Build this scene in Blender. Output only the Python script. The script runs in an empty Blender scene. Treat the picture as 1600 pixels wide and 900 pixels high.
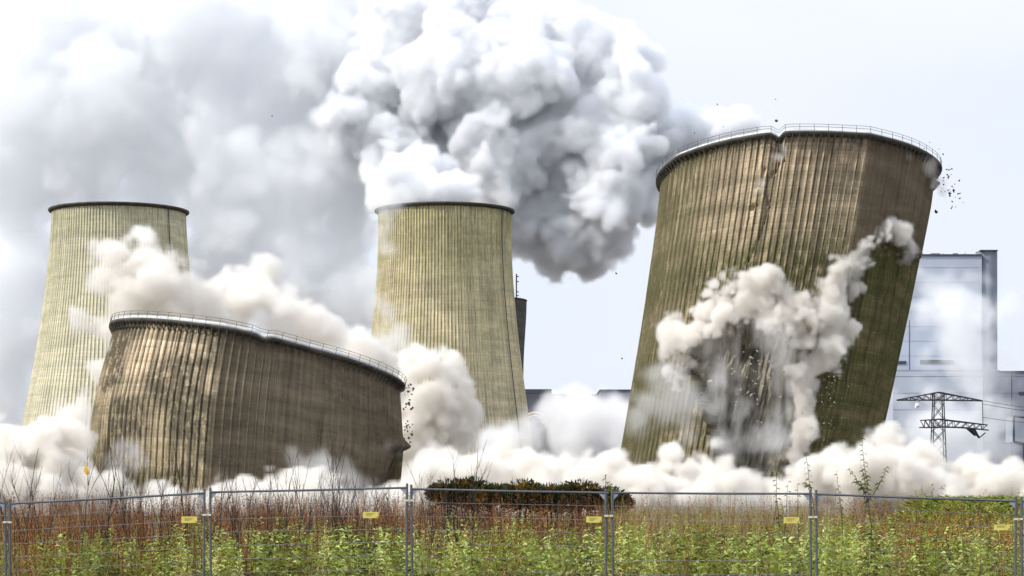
import bpy, math, numpy as np
from math import radians as R, pi

sc = bpy.context.scene
COL = bpy.data.collections.new('site'); sc.collection.children.link(COL)

# ------------------------------------------------------------------ camera, sky, sun, exposure
F, HZ, EYE = 3500.0, 790.0, 1.75          # focal length in photo pixels, horizon row, eye height
cam = bpy.data.objects.new('camera', bpy.data.cameras.new('camera')); COL.objects.link(cam)
cam.location = (0, 0, EYE); cam.rotation_euler = (pi/2, 0, 0)
cam.data.sensor_width = 36; cam.data.lens = F/1600*36; cam.data.shift_y = (HZ-450)/1600
cam.data.clip_start = 1; cam.data.clip_end = 30000
sc.camera = cam

SUN_EL, SUN_AZ = R(40), R(-112)           # azimuth clockwise from +Y: left of and slightly behind the camera
w = bpy.data.worlds.new('World'); sc.world = w; w.use_nodes = True
nt = w.node_tree; bg = nt.nodes['Background']
sky = nt.nodes.new('ShaderNodeTexSky'); sky.sky_type = 'NISHITA'; sky.sun_disc = False
sky.sun_elevation = SUN_EL; sky.sun_rotation = SUN_AZ; sky.dust_density = 2.0; sky.air_density = 1.0
# high thin overcast: the blue of the sky is mostly veiled by pale cloud
tc = nt.nodes.new('ShaderNodeTexCoord'); mp = nt.nodes.new('ShaderNodeMapping'); mp.inputs['Scale'].default_value = (2.0, 2.0, 5.0)
nz = nt.nodes.new('ShaderNodeTexNoise'); nz.inputs['Scale'].default_value = 2.2; nz.inputs['Detail'].default_value = 6
cr = nt.nodes.new('ShaderNodeValToRGB')
cr.color_ramp.elements[0].position = .3; cr.color_ramp.elements[0].color = (7.5, 8.2, 9.6, 1)
cr.color_ramp.elements[1].position = .7; cr.color_ramp.elements[1].color = (8.6, 8.9, 9.5, 1)
mx = nt.nodes.new('ShaderNodeMixRGB'); mx.inputs[0].default_value = .9
nt.links.new(tc.outputs['Generated'], mp.inputs[0]); nt.links.new(mp.outputs[0], nz.inputs[0])
nt.links.new(nz.outputs['Fac'], cr.inputs[0]); nt.links.new(sky.outputs[0], mx.inputs[1]); nt.links.new(cr.outputs[0], mx.inputs[2])
# an overcast sky is brighter overhead than at the horizon
sx = nt.nodes.new('ShaderNodeSeparateXYZ'); nt.links.new(tc.outputs['Generated'], sx.inputs[0])
mr = nt.nodes.new('ShaderNodeMapRange'); mr.inputs[1].default_value = .18; mr.inputs[2].default_value = .9; mr.inputs[3].default_value = 1.; mr.inputs[4].default_value = 1.9; nt.links.new(sx.outputs[2], mr.inputs[0])
vmul = nt.nodes.new('ShaderNodeVectorMath'); vmul.operation = 'SCALE'; nt.links.new(mx.outputs[0], vmul.inputs[0]); nt.links.new(mr.outputs[0], vmul.inputs['Scale'])
nt.links.new(vmul.outputs[0], bg.inputs[0]); bg.inputs[1].default_value = .073
sl = bpy.data.lights.new('sun', 'SUN'); sl.energy = 2.5; sl.angle = R(5); sl.color = (1, .955, .89)
so = bpy.data.objects.new('sun', sl); COL.objects.link(so)
so.rotation_euler = (pi/2 - SUN_EL, 0, pi - SUN_AZ)
sc.view_settings.view_transform = 'Standard'; sc.view_settings.look = 'None'
sc.view_settings.exposure = .62; sc.view_settings.gamma = 1
cy = sc.cycles
cy.max_bounces = 14; cy.volume_bounces = 12; cy.diffuse_bounces = 3; cy.transparent_max_bounces = 8
cy.volume_step_rate = 2.0; cy.volume_max_steps = 256
cy.use_denoising = True; cy.denoiser = 'OPENIMAGEDENOISE'; cy.denoising_prefilter = 'ACCURATE'
cy.use_adaptive_sampling = True; cy.adaptive_threshold = .02

# ------------------------------------------------------------------ helpers
def P(px, py, D): return np.array([(px-800)/F*D, D, EYE+(HZ-py)/F*D])

def tag(o, label=None, cat=None, group=None, kind=None):
    for k, v in (('label', label), ('category', cat), ('group', group), ('kind', kind)):
        if v: o[k] = v
    return o

def empty(name, loc=(0, 0, 0)):
    o = bpy.data.objects.new(name, None); COL.objects.link(o); o.location = loc; o.empty_display_size = .3; return o

def obj(name, V, Fc, mat, parent=None, smooth=False, uv=None, attr=None, origin=None, mi=None):
    """V n x 3, Fc list of index tuples or an int array m x k -> ONE mesh object."""
    V = np.asarray(V, float).copy()
    pl = np.zeros(3)
    if parent is not None: pl = np.array(parent.location)
    if origin is not None: pl = np.array(origin, float)
    V -= pl
    me = bpy.data.meshes.new(name)
    if isinstance(Fc, np.ndarray):
        m, k = Fc.shape
        me.vertices.add(len(V)); me.vertices.foreach_set('co', V.astype(np.float32).ravel())
        me.loops.add(m*k); me.loops.foreach_set('vertex_index', Fc.astype(np.int32).ravel())
        me.polygons.add(m); me.polygons.foreach_set('loop_start', np.arange(0, m*k, k, dtype=np.int32))
        me.update(calc_edges=True)
    else:
        me.from_pydata(V.tolist(), [], Fc)
    if uv is not None:
        l = me.uv_layers.new(name='uv'); vi = np.empty(len(me.loops), np.int32); me.loops.foreach_get('vertex_index', vi)
        l.data.foreach_set('uv', np.asarray(uv, np.float32)[vi].ravel())
    if attr is not None:
        a = me.attributes.new('tint', 'FLOAT', 'POINT'); a.data.foreach_set('value', np.asarray(attr, np.float32))
    if smooth: me.polygons.foreach_set('use_smooth', np.ones(len(me.polygons), bool))
    me.materials.append(mat)
    o = bpy.data.objects.new(name, me); COL.objects.link(o)
    if parent is not None: o.parent = parent
    elif origin is not None: o.location = pl
    return o

class MB:
    """collects boxes and tubes into one mesh"""
    def __init__(s): s.v = []; s.f = []; s.n = 0
    def add(s, V, Fc):
        s.v.append(np.asarray(V, float)); s.f += [tuple(i+s.n for i in f) for f in Fc]; s.n += len(V)
    def box(s, a, b):
        a = np.minimum(a, b), np.maximum(a, b); (x0, y0, z0), (x1, y1, z1) = a
        s.add([(x0,y0,z0),(x1,y0,z0),(x1,y1,z0),(x0,y1,z0),(x0,y0,z1),(x1,y0,z1),(x1,y1,z1),(x0,y1,z1)],
              [(0,3,2,1),(4,5,6,7),(0,1,5,4),(1,2,6,5),(2,3,7,6),(3,0,4,7)])
    def tube(s, pts, r, n=6, closed=False):
        pts = [np.array(p, float) for p in pts]; rs = r if hasattr(r, '__len__') else [r]*len(pts); V = []
        m = len(pts)
        for i, p in enumerate(pts):
            a = pts[(i-1) % m] if closed or i else p; b = pts[(i+1) % m] if closed or i < m-1 else p
            d = b-a; d /= np.linalg.norm(d)+1e-9
            u = np.cross(d, (0, 0, 1) if abs(d[2]) < .9 else (0, 1, 0)); u /= np.linalg.norm(u); v = np.cross(d, u)
            for k in range(n):
                t = 2*pi*k/n; V.append(p+rs[i]*(u*math.cos(t)+v*math.sin(t)))
        Fc = []
        for i in range(m if closed else m-1):
            for k in range(n):
                j = (i+1) % m; Fc.append((i*n+k, j*n+k, j*n+(k+1) % n, i*n+(k+1) % n))
        if not closed: Fc += [tuple(range(n)), tuple((m-1)*n+k for k in range(n))[::-1]]
        s.add(V, Fc)
    def obj(s, name, mat, parent=None, **k): return obj(name, np.vstack(s.v), s.f, mat, parent, **k)

def copy_tree(o, loc, rz=0., scale=1.):
    c = o.copy(); COL.objects.link(c); c.location = loc; c.rotation_euler = (0, 0, rz); c.scale = (scale,)*3
    for ch in list(o.children):
        d = ch.copy(); COL.objects.link(d); d.parent = c
    return c

def mat(name, base=(.5,.5,.5), rough=.8, metal=0, noise=None, spec=.3, bump=0):
    """principled; noise = (scale, amount, detail) varies the base colour"""
    m = bpy.data.materials.new(name); m.use_nodes = True; t = m.node_tree; b = t.nodes['Principled BSDF']
    b.inputs['Base Color'].default_value = (*base, 1); b.inputs['Roughness'].default_value = rough; b.inputs['Metallic'].default_value = metal
    b.inputs['Specular IOR Level'].default_value = spec
    if noise:
        n = t.nodes.new('ShaderNodeTexNoise'); n.inputs['Scale'].default_value = noise[0]; n.inputs['Detail'].default_value = 6
        c = t.nodes.new('ShaderNodeTexCoord'); t.links.new(c.outputs['Object'], n.inputs[0])
        r = t.nodes.new('ShaderNodeValToRGB'); k = noise[1]
        r.color_ramp.elements[0].position = .3; r.color_ramp.elements[1].position = .7
        r.color_ramp.elements[0].color = (*[x*(1-k) for x in base], 1); r.color_ramp.elements[1].color = (*[min(1, x*(1+k)) for x in base], 1)
        t.links.new(n.outputs['Fac'], r.inputs[0]); t.links.new(r.outputs[0], b.inputs['Base Color'])
        if bump:
            bp = t.nodes.new('ShaderNodeBump'); bp.inputs['Strength'].default_value = bump; bp.inputs['Distance'].default_value = .3
            t.links.new(n.outputs['Fac'], bp.inputs['Height']); t.links.new(bp.outputs[0], b.inputs['Normal'])
    return m

NR = 134
def concrete(name, tan, grey, dark, green, green_amt, streak_amt, height, green_z=(0., .5), rim_streak=.5, seed=0., lift=1.25, shade_u=None, patch=0., rib_shade=0., left_u=None):
    """weathered shell concrete in (u metres round, v metres up) coordinates"""
    m = bpy.data.materials.new(name); m.use_nodes = True; t = m.node_tree; b = t.nodes['Principled BSDF']; L = t.links
    b.inputs['Roughness'].default_value = .9; b.inputs['Specular IOR Level'].default_value = .15
    uv = t.nodes.new('ShaderNodeUVMap'); uv.uv_map = 'uv'
    def mapped(sx, sy, det=5, rough=.55, off=0.):
        p = t.nodes.new('ShaderNodeMapping'); p.inputs['Scale'].default_value = (sx, sy, 1); p.inputs['Location'].default_value = (seed+off, seed*.7+off, off)
        n = t.nodes.new('ShaderNodeTexNoise'); n.inputs['Scale'].default_value = 1; n.inputs['Detail'].default_value = det; n.inputs['Roughness'].default_value = rough
        L.new(uv.outputs[0], p.inputs[0]); L.new(p.outputs[0], n.inputs[0]); return n.outputs['Fac']
    def ramp(x, a, c):
        r = t.nodes.new('ShaderNodeMapRange'); r.inputs[1].default_value = a; r.inputs[2].default_value = c; L.new(x, r.inputs[0]); r.clamp = True; return r.outputs[0]
    def mth(op, a, c):
        n = t.nodes.new('ShaderNodeMath'); n.operation = op
        for i, q in enumerate((a, c)):
            if isinstance(q, (int, float)): n.inputs[i].default_value = q
            else: L.new(q, n.inputs[i])
        return n.outputs[0]
    def mix(f, a, c):
        n = t.nodes.new('ShaderNodeMixRGB')
        for i, q in enumerate((f, a, c)):
            if isinstance(q, tuple): n.inputs[i].default_value = (*q, 1)
            elif isinstance(q, (int, float)): n.inputs[i].default_value = q
            else: L.new(q, n.inputs[i])
        return n.outputs[0]
    sep = t.nodes.new('ShaderNodeSeparateXYZ'); L.new(uv.outputs[0], sep.inputs[0]); U, V = sep.outputs[0], sep.outputs[1]
    hv = mth('DIVIDE', V, height)
    c = mix(ramp(mapped(.03, .30, 5, .6), .40, .60), grey, tan)                       # broad horizontal bands
    c = mix(mth('MULTIPLY', ramp(mapped(.22, 1.1, 5, .7, 3.), .45, .68), .35), c, tuple(x*.62 for x in grey))   # lift-high blotches
    # casting lifts: a thin dark joint at each lift, each lift slightly different
    fr = mth('FRACT', mth('DIVIDE', V, lift), 0)
    joint = mth('MULTIPLY', mth('LESS_THAN', mth('ADD', fr, mth('MULTIPLY', mapped(1.2, .9, 4, .7, 77.), .35)), .27), ramp(mapped(.45, .3, 5, .75, 7.), .44, .6))
    c = mix(mth('MULTIPLY', joint, .55), c, dark)
    # every lift was cast apart and has weathered its own way
    fl = mth('FLOOR', mth('DIVIDE', V, lift), 0); cb = t.nodes.new('ShaderNodeCombineXYZ'); L.new(mth('MULTIPLY', U, .06), cb.inputs[0]); L.new(mth('MULTIPLY', fl, 7.31), cb.inputs[1]); cb.inputs[2].default_value = seed
    ln = t.nodes.new('ShaderNodeTexNoise'); ln.inputs['Scale'].default_value = 1; ln.inputs['Detail'].default_value = 4; L.new(cb.outputs[0], ln.inputs[0])
    c = mix(mth('MULTIPLY', ramp(ln.outputs['Fac'], .42, .66), .42), c, tuple(x*.5 for x in grey))
    # pale spalled lips above the joints
    lip = mth('MULTIPLY', mth('GREATER_THAN', fr, .74), ramp(mapped(.9, .5, 5, .75, 81.), .5, .6))
    c = mix(mth('MULTIPLY', lip, .5), c, tuple(min(.75, x*1.4) for x in tan))
    # algae
    ga = mth('MULTIPLY', ramp(mapped(.035, .05, 5, .6, 11.), .28, .5), ramp(hv, green_z[1], green_z[0]))
    ga = mth('MULTIPLY', ga, ramp(mapped(.9, .35, 4, .65, 2.), .25, .55))
    c = mix(mth('MULTIPLY', ga, green_amt), c, green)
    # soot and water streaks that run down
    st = ramp(mapped(.62, .018, 5, .7, 5.), .49, .60)
    c = mix(mth('MULTIPLY', st, streak_amt), c, dark)
    st2 = mth('MULTIPLY', ramp(mapped(1.4, .035, 3, .6, 9.), .5, .6), ramp(hv, .72, 1.0))
    c = mix(mth('MULTIPLY', st2, rim_streak), c, tuple(x*.5 for x in dark))
    if patch:   # damp mossy patches with a ragged stepped edge
        pa = mth('MULTIPLY', ramp(mapped(.06, .06, 3, .5, 21.), .47, .55), ramp(mapped(.8, .45, 5, .7, 4.), .36, .52))
        c = mix(mth('MULTIPLY', pa, patch), c, dark)
    if rib_shade:  # ragged shadow line beside each rib, painted into the concrete colour
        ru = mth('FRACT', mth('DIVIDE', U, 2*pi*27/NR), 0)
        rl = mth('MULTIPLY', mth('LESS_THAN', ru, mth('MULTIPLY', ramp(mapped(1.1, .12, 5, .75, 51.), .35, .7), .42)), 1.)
        c = mix(mth('MULTIPLY', rl, rib_shade), c, tuple(x*.45 for x in dark))
    if left_u:
        d = mth('MULTIPLY', ramp(mth('ADD', U, mth('MULTIPLY', mapped(.25, .05, 4, .6, 61.), 9.)), left_u+8, left_u-4), ramp(mapped(.7, .12, 5, .7, 71.), .28, .5))
        c = mix(mth('MULTIPLY', d, .8), c, tuple((g*.6+k*.6) for g, k in zip(green, dark)))
    if shade_u:  # side away from the sun, shade painted in: (start, end) in metres round
        d = mth('MULTIPLY', ramp(mth('ADD', U, mth('MULTIPLY', mapped(.3, .05, 4, .6, 31.), 4.)), shade_u[0]+2, shade_u[0]+3.2), .86)
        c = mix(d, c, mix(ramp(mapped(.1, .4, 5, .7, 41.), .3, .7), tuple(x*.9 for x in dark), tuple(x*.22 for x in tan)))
    fine = mapped(3., 3., 4, .7, 13.)
    c = mix(mth('MULTIPLY', ramp(fine, .4, .7), .22), c, tuple(x*.5 for x in grey))
    L.new(c, b.inputs['Base Color'])
    bp = t.nodes.new('ShaderNodeBump'); bp.inputs['Strength'].default_value = .5; bp.inputs['Distance'].default_value = .15
    h = mth('ADD', fine, mth('MULTIPLY', joint, -.6)); L.new(h, bp.inputs['Height']); L.new(bp.outputs[0], b.inputs['Normal'])
    return m

M = dict(
    rim=mat('rim_concrete', (.07, .065, .055), .9, noise=(.4, .4)),
    parapet=mat('parapet_paint', (.62, .63, .62), .7, noise=(.5, .15)),
    rail=mat('painted_rail', (.1, .1, .1), .6),
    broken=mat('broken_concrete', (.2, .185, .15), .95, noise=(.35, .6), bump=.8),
    chunk=mat('chunk_concrete', (.09, .085, .075), .95, noise=(2, .4)),
    pale_chunk=mat('pale_chunk_concrete', (.36, .34, .29), .95, noise=(2, .3)),
    clad=mat('pale_cladding', (.40, .44, .51), .85, noise=(.06, .1), spec=.1),
    clad_mid=mat('grey_cladding', (.21, .23, .28), .85, noise=(.08, .15), spec=.1),
    clad_dark=mat('slate_cladding', (.085, .095, .12), .55, noise=(.05, .2)),
    seam=mat('dark_seam', (.06, .065, .08), .6),
    glass=mat('dark_glazing', (.03, .035, .05), .15, spec=.6),
    steel=mat('lattice_steel', (.035, .035, .04), .5),
    white=mat('white_porcelain', (.8, .8, .8), .5),
    duct=mat('duct_cream', (.5, .42, .3), .6), duct2=mat('duct_orange', (.3, .16, .08), .6),
    galv=mat('galvanised_tube', (.11, .12, .135), .5, metal=.4, noise=(9, .22)),
    gusset=mat('galvanised_plate', (.3, .34, .4), .45, metal=.4, noise=(9, .2)),
    wire=mat('fence_wire', (.22, .22, .23), .5, metal=.5),
    sign=mat('sign_yellow', (.66, .56, .13), .6, noise=(6, .08)), print=mat('sign_print', (.12, .1, .04), .7),
    clampm=mat('clamp_strap', (.62, .60, .42), .6),
    soil=mat('soil', (.06, .045, .025), .95, noise=(.2, .4)),
    bark=mat('twig_bark', (.035, .022, .016), .9), stem=mat('green_stem', (.06, .06, .02), .8),
    yleaf=mat('yellow_leaf', (.6, .38, .04), .6),
)

def leafmat(name, stops, transl=.25, rough=.55):
    """foliage colour picked per plant from the 'tint' attribute"""
    m = bpy.data.materials.new(name); m.use_nodes = True; t = m.node_tree; b = t.nodes['Principled BSDF']; out = t.nodes['Material Output']
    a = t.nodes.new('ShaderNodeAttribute'); a.attribute_name = 'tint'; r = t.nodes.new('ShaderNodeValToRGB'); e = r.color_ramp.elements
    for i, (p, c) in enumerate(stops):
        x = e[i] if i < 2 else e.new(p); x.position = p; x.color = (*c, 1)
    t.links.new(a.outputs['Fac'], r.inputs[0]); t.links.new(r.outputs[0], b.inputs['Base Color']); b.inputs['Roughness'].default_value = rough
    b.inputs['Specular IOR Level'].default_value = .25
    tr = t.nodes.new('ShaderNodeBsdfTranslucent'); t.links.new(r.outputs[0], tr.inputs[0]); ms = t.nodes.new('ShaderNodeMixShader'); ms.inputs[0].default_value = transl
    t.links.new(b.outputs[0], ms.inputs[1]); t.links.new(tr.outputs[0], ms.inputs[2]); t.links.new(ms.outputs[0], out.inputs[0])
    return m
M['weed'] = leafmat('weed_leaf', [(0, (.03, .045, .006)), (.35, (.19, .22, .02)), (.62, (.30, .37, .05)), (.85, (.46, .58, .18)), (1, (.7, .6, .2))])
M['dock'] = leafmat('dock_seed', [(0, (.02, .008, .004)), (.4, (.15, .042, .01)), (.7, (.33, .115, .018)), (1, (.42, .24, .05))], .15)
M['straw'] = leafmat('straw_blade', [(0, (.10, .10, .02)), (.5, (.26, .2, .06)), (1, (.42, .33, .15))], .2)
M['bush'] = leafmat('bush_leaf', [(0, (.015, .022, .006)), (.5, (.04, .045, .012)), (.8, (.09, .05, .015)), (1, (.22, .13, .02))], .1)

rng = np.random.default_rng(7)

# ------------------------------------------------------------------ ground
gx = 9000
o = obj('ground', [(-gx, -300, 0), (gx, -300, 0), (gx, 14000, 0), (-gx, 14000, 0)], [(0, 1, 2, 3)], M['soil']); tag(o, kind='structure')

# ------------------------------------------------------------------ smooth lattice noise on a regular grid (for the dust and the shells)
def interp(n, vox, freq, L, ph):
    x = np.arange(n)*vox*freq+ph; i = np.floor(x).astype(int); f = x-i; Mx = np.zeros((n, L), np.float32); r = np.arange(n)
    for k, wt in enumerate([(1-f)**3/6, (3*f**3-6*f**2+4)/6, (-3*f**3+3*f**2+3*f+1)/6, f**3/6]): np.add.at(Mx, (r, (i+k) % L), wt)
    return Mx
def noise3(n, vox, scale, rg):
    if not hasattr(scale, '__len__'): scale = (scale,)*3
    L = [min(320, int(n[a]*vox/scale[a])+6) for a in range(3)]; G = rg.standard_normal(L).astype(np.float32)
    Mx = [interp(n[a], vox, 1/scale[a], L[a], rg.random()) for a in range(3)]
    t = np.tensordot(Mx[0], G, (1, 0)); t = np.tensordot(t, Mx[1], (1, 1)); t = np.tensordot(t, Mx[2], (1, 1)); return (t*2.2).astype(np.float32)
def noise2(nx, ny, sx, sy, rg): return noise3((nx, ny, 1), 1., (sx, sy, 1), rg)[:, :, 0]

# ------------------------------------------------------------------ cooling towers
def inpoly(x, y, poly):
    c = np.zeros(x.shape, bool); n = len(poly)
    for i in range(n):
        x0, y0 = poly[i]; x1, y1 = poly[(i+1) % n]
        if y0 == y1: continue
        k = ((y0 > y) != (y1 > y)) & (x < (x1-x0)*(y-y0)/(y1-y0)+x0); c ^= k
    return c

def tower(rows, D, nrow, per, mats, label, rib=.28, seed=1, deform=None, regions=None, rail=True, conduit=None, rimw=1.3, rim_h=.7, jag=0.):
    """rows: (xL, yL, xR, yR, tilt) from the top down, silhouette points; a real ring of radius |U| is laid through each."""
    rg = np.random.default_rng(seed)
    key = []
    for xl, yl, xr, yr, tl in rows:
        a = P(xl, yl, D); b = P(xr, yr, D); key.append((*((a+b)/2), *((b-a)/2), R(tl)))
    key = np.array(key); ts = np.linspace(0, 1, len(key)); T = np.linspace(0, 1, nrow)
    # place keys by their height so rows are even
    ts = (key[0, 2]-key[:, 2])/(key[0, 2]-key[-1, 2])
    co = np.polyfit(ts, key, min(4, len(key)-1)) if len(key) > 3 else np.polyfit(ts, key, len(key)-1)
    K = np.stack([np.polyval(co[:, j], T) for j in range(7)], 1)
    nc = NR*per; off = np.array([0, .02, .13, .15, .36, .57, .78, .98]) if per == 8 else np.array([0, .03, .16, .19]) if per == 4 else np.arange(per)/per
    ph = ((np.arange(nc)//per)+off[np.arange(nc) % per])/NR*2*pi
    C = K[:, None, :3]; U = K[:, None, 3:6]; rad = np.linalg.norm(U, axis=2, keepdims=True); tau = K[:, None, 6:7]
    V = np.concatenate([0*rad, -np.cos(tau)*rad, np.sin(tau)*rad], 2)
    cph, sph = np.cos(ph)[None, :, None], np.sin(ph)[None, :, None]
    N = (U*cph+V*sph)/rad                                       # outward
    k = np.arange(nc) % per
    prof = np.where((k == 1) | (k == 2), 1., 0.)
    H = float(key[0, 2]); arc = rad[..., 0]*1.0
    dr = noise2(nrow, nc, nrow/9, nc/30, rg)*.05
    dz = np.zeros((nrow, nc))
    base = C+U*cph+V*sph
    px = 800+base[..., 0]/base[..., 1]*F; py = HZ-(base[..., 2]-EYE)/base[..., 1]*F
    if deform is not None:
        a, b = deform(np.degrees(ph)[None, :], T[:, None], px, py, rg, nrow, nc); dr = dr+a; dz = dz+b
    wall_dr = dr[0].copy(); dr = dr+prof[None, :]*rib
    near = (np.sin(ph) > 0)[None, :] & np.ones((nrow, 1), bool)
    masks = {}
    if regions is not None:
        jx = noise2(nrow, nc, 2.2, 5, rg)*jag+noise2(nrow, nc, 1, 2, rg)*jag*.5; jy = noise2(nrow, nc, 2.2, 5, rg)*jag
        for nm, poly, dep, mt in regions:
            mk = inpoly(px+jx, py+jy, poly) & near
            d = dep(px, py, np.degrees(ph)[None, :], rg, nrow, nc) if callable(dep) else dep
            dr = np.where(mk, dr+d, dr); masks[nm] = (mk, mt)
    G = base+N*dr[..., None]; G[..., 2] += dz
    G[..., 2] = np.maximum(G[..., 2], -2)
    h0 = rows[0]; root = empty('cooling_tower', (float(K[-1, 0]), float(K[-1, 1]), 0.))
    tag(root, label, 'cooling tower')
    uvs = np.stack([np.broadcast_to((pi-ph)[None, :]*27, (nrow, nc)), (1-T)[:, None]*np.ones((1, nc))*(K[0, 2]-K[-1, 2])], 2)
    i = np.arange(nrow-1)[:, None]*nc; j = np.arange(nc)[None, :]; j2 = (j+1) % nc
    FQ = np.stack([i+j, i+nc+j, i+nc+j2, i+j2], 2).reshape(-1, 4)
    own = np.zeros(len(FQ), int); names = ['shell']; ml = [mats]
    for nm, (mk, mt) in masks.items():
        f = mk.reshape(-1)[FQ].all(1); own[f] = len(names); names.append(nm); ml.append(mt)
    Vf = G.reshape(-1, 3); Uf = uvs.reshape(-1, 2)
    for q, nm in enumerate(names):
        f = FQ[own == q]
        if not len(f): continue
        ids = np.unique(f); rm = np.full(len(Vf), -1); rm[ids] = np.arange(len(ids))
        Vq, fq, Uq = Vf[ids], rm[f], Uf[ids]
        if q == 0:                                             # the shell has an inner face too
            st = max(1, nrow//24); lowd = np.array([[dr[max(0, a_-st):a_+st+1][:, np.arange(b_-per, b_+per+1) % nc].min() for b_ in range(0, nc, per)] for a_ in range(0, nrow, st)]); Gi = (base + np.stack([0*dz, 0*dz, dz], 2))[::st, ::per]+N[::st, ::per]*(lowd-.35)[..., None]; Gi[..., 2] = np.maximum(Gi[..., 2], -2); Gi[0] = (base-N*.35)[0, ::per]; Gi[0, :, 2] += dz[0, ::per]
            a, b2 = Gi.shape[:2]; ii = np.arange(a-1)[:, None]*b2; jj = np.arange(b2)[None, :]; jn = (jj+1) % b2
            fi = np.stack([ii+jj, ii+jn, ii+b2+jn, ii+b2+jj], 2).reshape(-1, 4)+len(Vq)
            Ui = np.stack([np.broadcast_to((pi-ph[::per])[None, :]*27, (a, b2)), np.linspace(K[0, 2], 0, a)[:, None]*np.ones((1, b2))], 2).reshape(-1, 2)
            Vq = np.vstack([Vq, Gi.reshape(-1, 3)]); fq = np.vstack([fq, fi]); Uq = np.vstack([Uq, Ui])
        obj(nm, Vq, fq, ml[q], root, uv=Uq)
    # rim: a projecting ring slab, light parapet band, handrail
    step = max(1, per//2) if rail else per
    top = base[0]+N[0]*wall_dr[:, None]; top[:, 2] += dz[0]
    idx = np.arange(0, nc, step); Tp, Nn = top[idx], N[0][idx]; up = np.cross(U[0, 0]/rad[0, 0], V[0, 0]/rad[0, 0]); up = -up if up[2] < 0 else up
    def ring(name, prof_pts, mt, **kw):
        n = len(idx); m = len(prof_pts); VV = np.concatenate([Tp+Nn*a+up*b for a, b in prof_pts]); ff = []
        ii = np.arange(n); jn = (ii+1) % n
        for q in range(m):
            q2 = (q+1) % m; ff.append(np.stack([q*n+ii, q*n+jn, q2*n+jn, q2*n+ii], 1))
        return obj(name, VV, np.vstack(ff)[:, ::-1], mt, root)
    ring('rim_slab', [(-.5, -.02), (rimw*.35, -.75*rim_h), (rimw, -.15), (rimw, .35*rim_h), (-.5, .35*rim_h)], M['rim'])
    if rail:
        ring('parapet', [(rimw*.35, .35*rim_h+.004), (rimw*.45, .35*rim_h+.004), (rimw*.45, .35*rim_h+.62), (rimw*.35, .35*rim_h+.62)], M['parapet'])
        mb = MB(); e = idx[::2]
        for hh in (.75, 1.25): mb.tube([top[q]+N[0][q]*rimw*.92+up*(.3+hh) for q in e], .04, 4, closed=True)
        s = 0.
        for q in range(0, nc, int(nc/66)): mb.tube([top[q]+N[0][q]*rimw*.92+up*.25, top[q]+N[0][q]*rimw*.92+up*1.6], .045, 4)
        mb.obj('handrail', M['rail'], root)
        for q in range(0, nc//2+1, per):   # brackets under the slab
            mb = MB(); a = top[q]; n_ = N[0][q]; mb.tube([a+n_*.3-up*1.5, a+n_*(rimw*.9)-up*.3], .13, 4); mb.obj('bracket', M['rim'], root)
    if conduit is not None:
        q = int(conduit/360*nc); mb = MB(); mb.tube([G[r, q]+N[r, q]*.5 for r in range(0, nrow, 3)], .22, 5); mb.obj('cable_conduit', M['seam'], root)
    return root, G, N, px, py

conc_sound = concrete('concrete_sound', (.82, .69, .47), (.66, .57, .37), (.12, .11, .07), (.36, .34, .13), .9, .35, 120, (1.1, .1), .6, 3., rib_shade=.6, patch=.25)
conc_left = concrete('concrete_hazy', (.78, .71, .50), (.66, .62, .45), (.14, .13, .1), (.3, .3, .14), .5, .25, 120, (1.1, .1), .4, 17., rib_shade=.45)
conc_back = concrete('concrete_grey', (.16, .16, .15), (.12, .12, .12), (.05, .05, .05), (.1, .1, .05), .2, .3, 120, (1, 0), .3, 9.)
conc_fallR = concrete('concrete_collapsing', (.76, .59, .40), (.44, .36, .23), (.07, .058, .04), (.075, .08, .022), .95, .6, 65, (.64, .84), .75, 5.2, patch=.4, rib_shade=.75, left_u=24, shade_u=(52, 90))
conc_fallL = concrete('concrete_collapsed', (.78, .61, .42), (.44, .36, .23), (.06, .053, .038), (.10, .095, .03), .9, .75, 33, (.05, .6), .85, 12.4, shade_u=(39, 90), patch=.85, rib_shade=.8, left_u=13)
conc_panel = concrete('concrete_green', (.22, .18, .09), (.12, .12, .045), (.04, .04, .025), (.06, .065, .02), .8, .5, 65, (1.2, 0), .3, 31., rib_shade=.6)

sound_rows = lambda cx, d=0: [(cx-103, 331, cx+103, 331, 0), (cx-103, 360, cx+103, 360, 0), (cx-106, 440, cx+106, 440, 0), (cx-117, 550, cx+117, 550, 0), (cx-133, 670, cx+133, 670, 0), (cx-152, 796, cx+152, 796, 0)]
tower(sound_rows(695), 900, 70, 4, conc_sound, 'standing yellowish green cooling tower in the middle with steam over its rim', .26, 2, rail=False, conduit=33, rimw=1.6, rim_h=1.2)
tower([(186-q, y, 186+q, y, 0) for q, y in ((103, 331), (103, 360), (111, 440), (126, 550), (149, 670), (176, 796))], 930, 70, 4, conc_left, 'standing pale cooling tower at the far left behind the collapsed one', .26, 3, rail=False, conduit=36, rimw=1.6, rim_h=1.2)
r3, *_ = tower([(660, 470, 822, 470, 0), (661, 520, 820, 520, 0), (664, 600, 817, 600, 0), (655, 700, 826, 700, 0), (640, 795, 842, 795, 0)], 1250, 40, 4, conc_back, 'dark grey cooling tower seen as a sliver behind the middle tower', .3, 4, rail=False, rimw=.6)
mb = MB(); a = P(807, 470, 1250); b = P(807, 428, 1250); mb.tube([a, b], .4, 5)
for y in (432, 440, 456, 462): mb.tube([P(807, y, 1250), P(810.5, y, 1250)], .3, 4)
o = mb.obj('antenna_mast', M['steel'], origin=a); tag(o, 'thin dark antenna mast standing just right of the middle tower', 'antenna mast')

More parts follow.
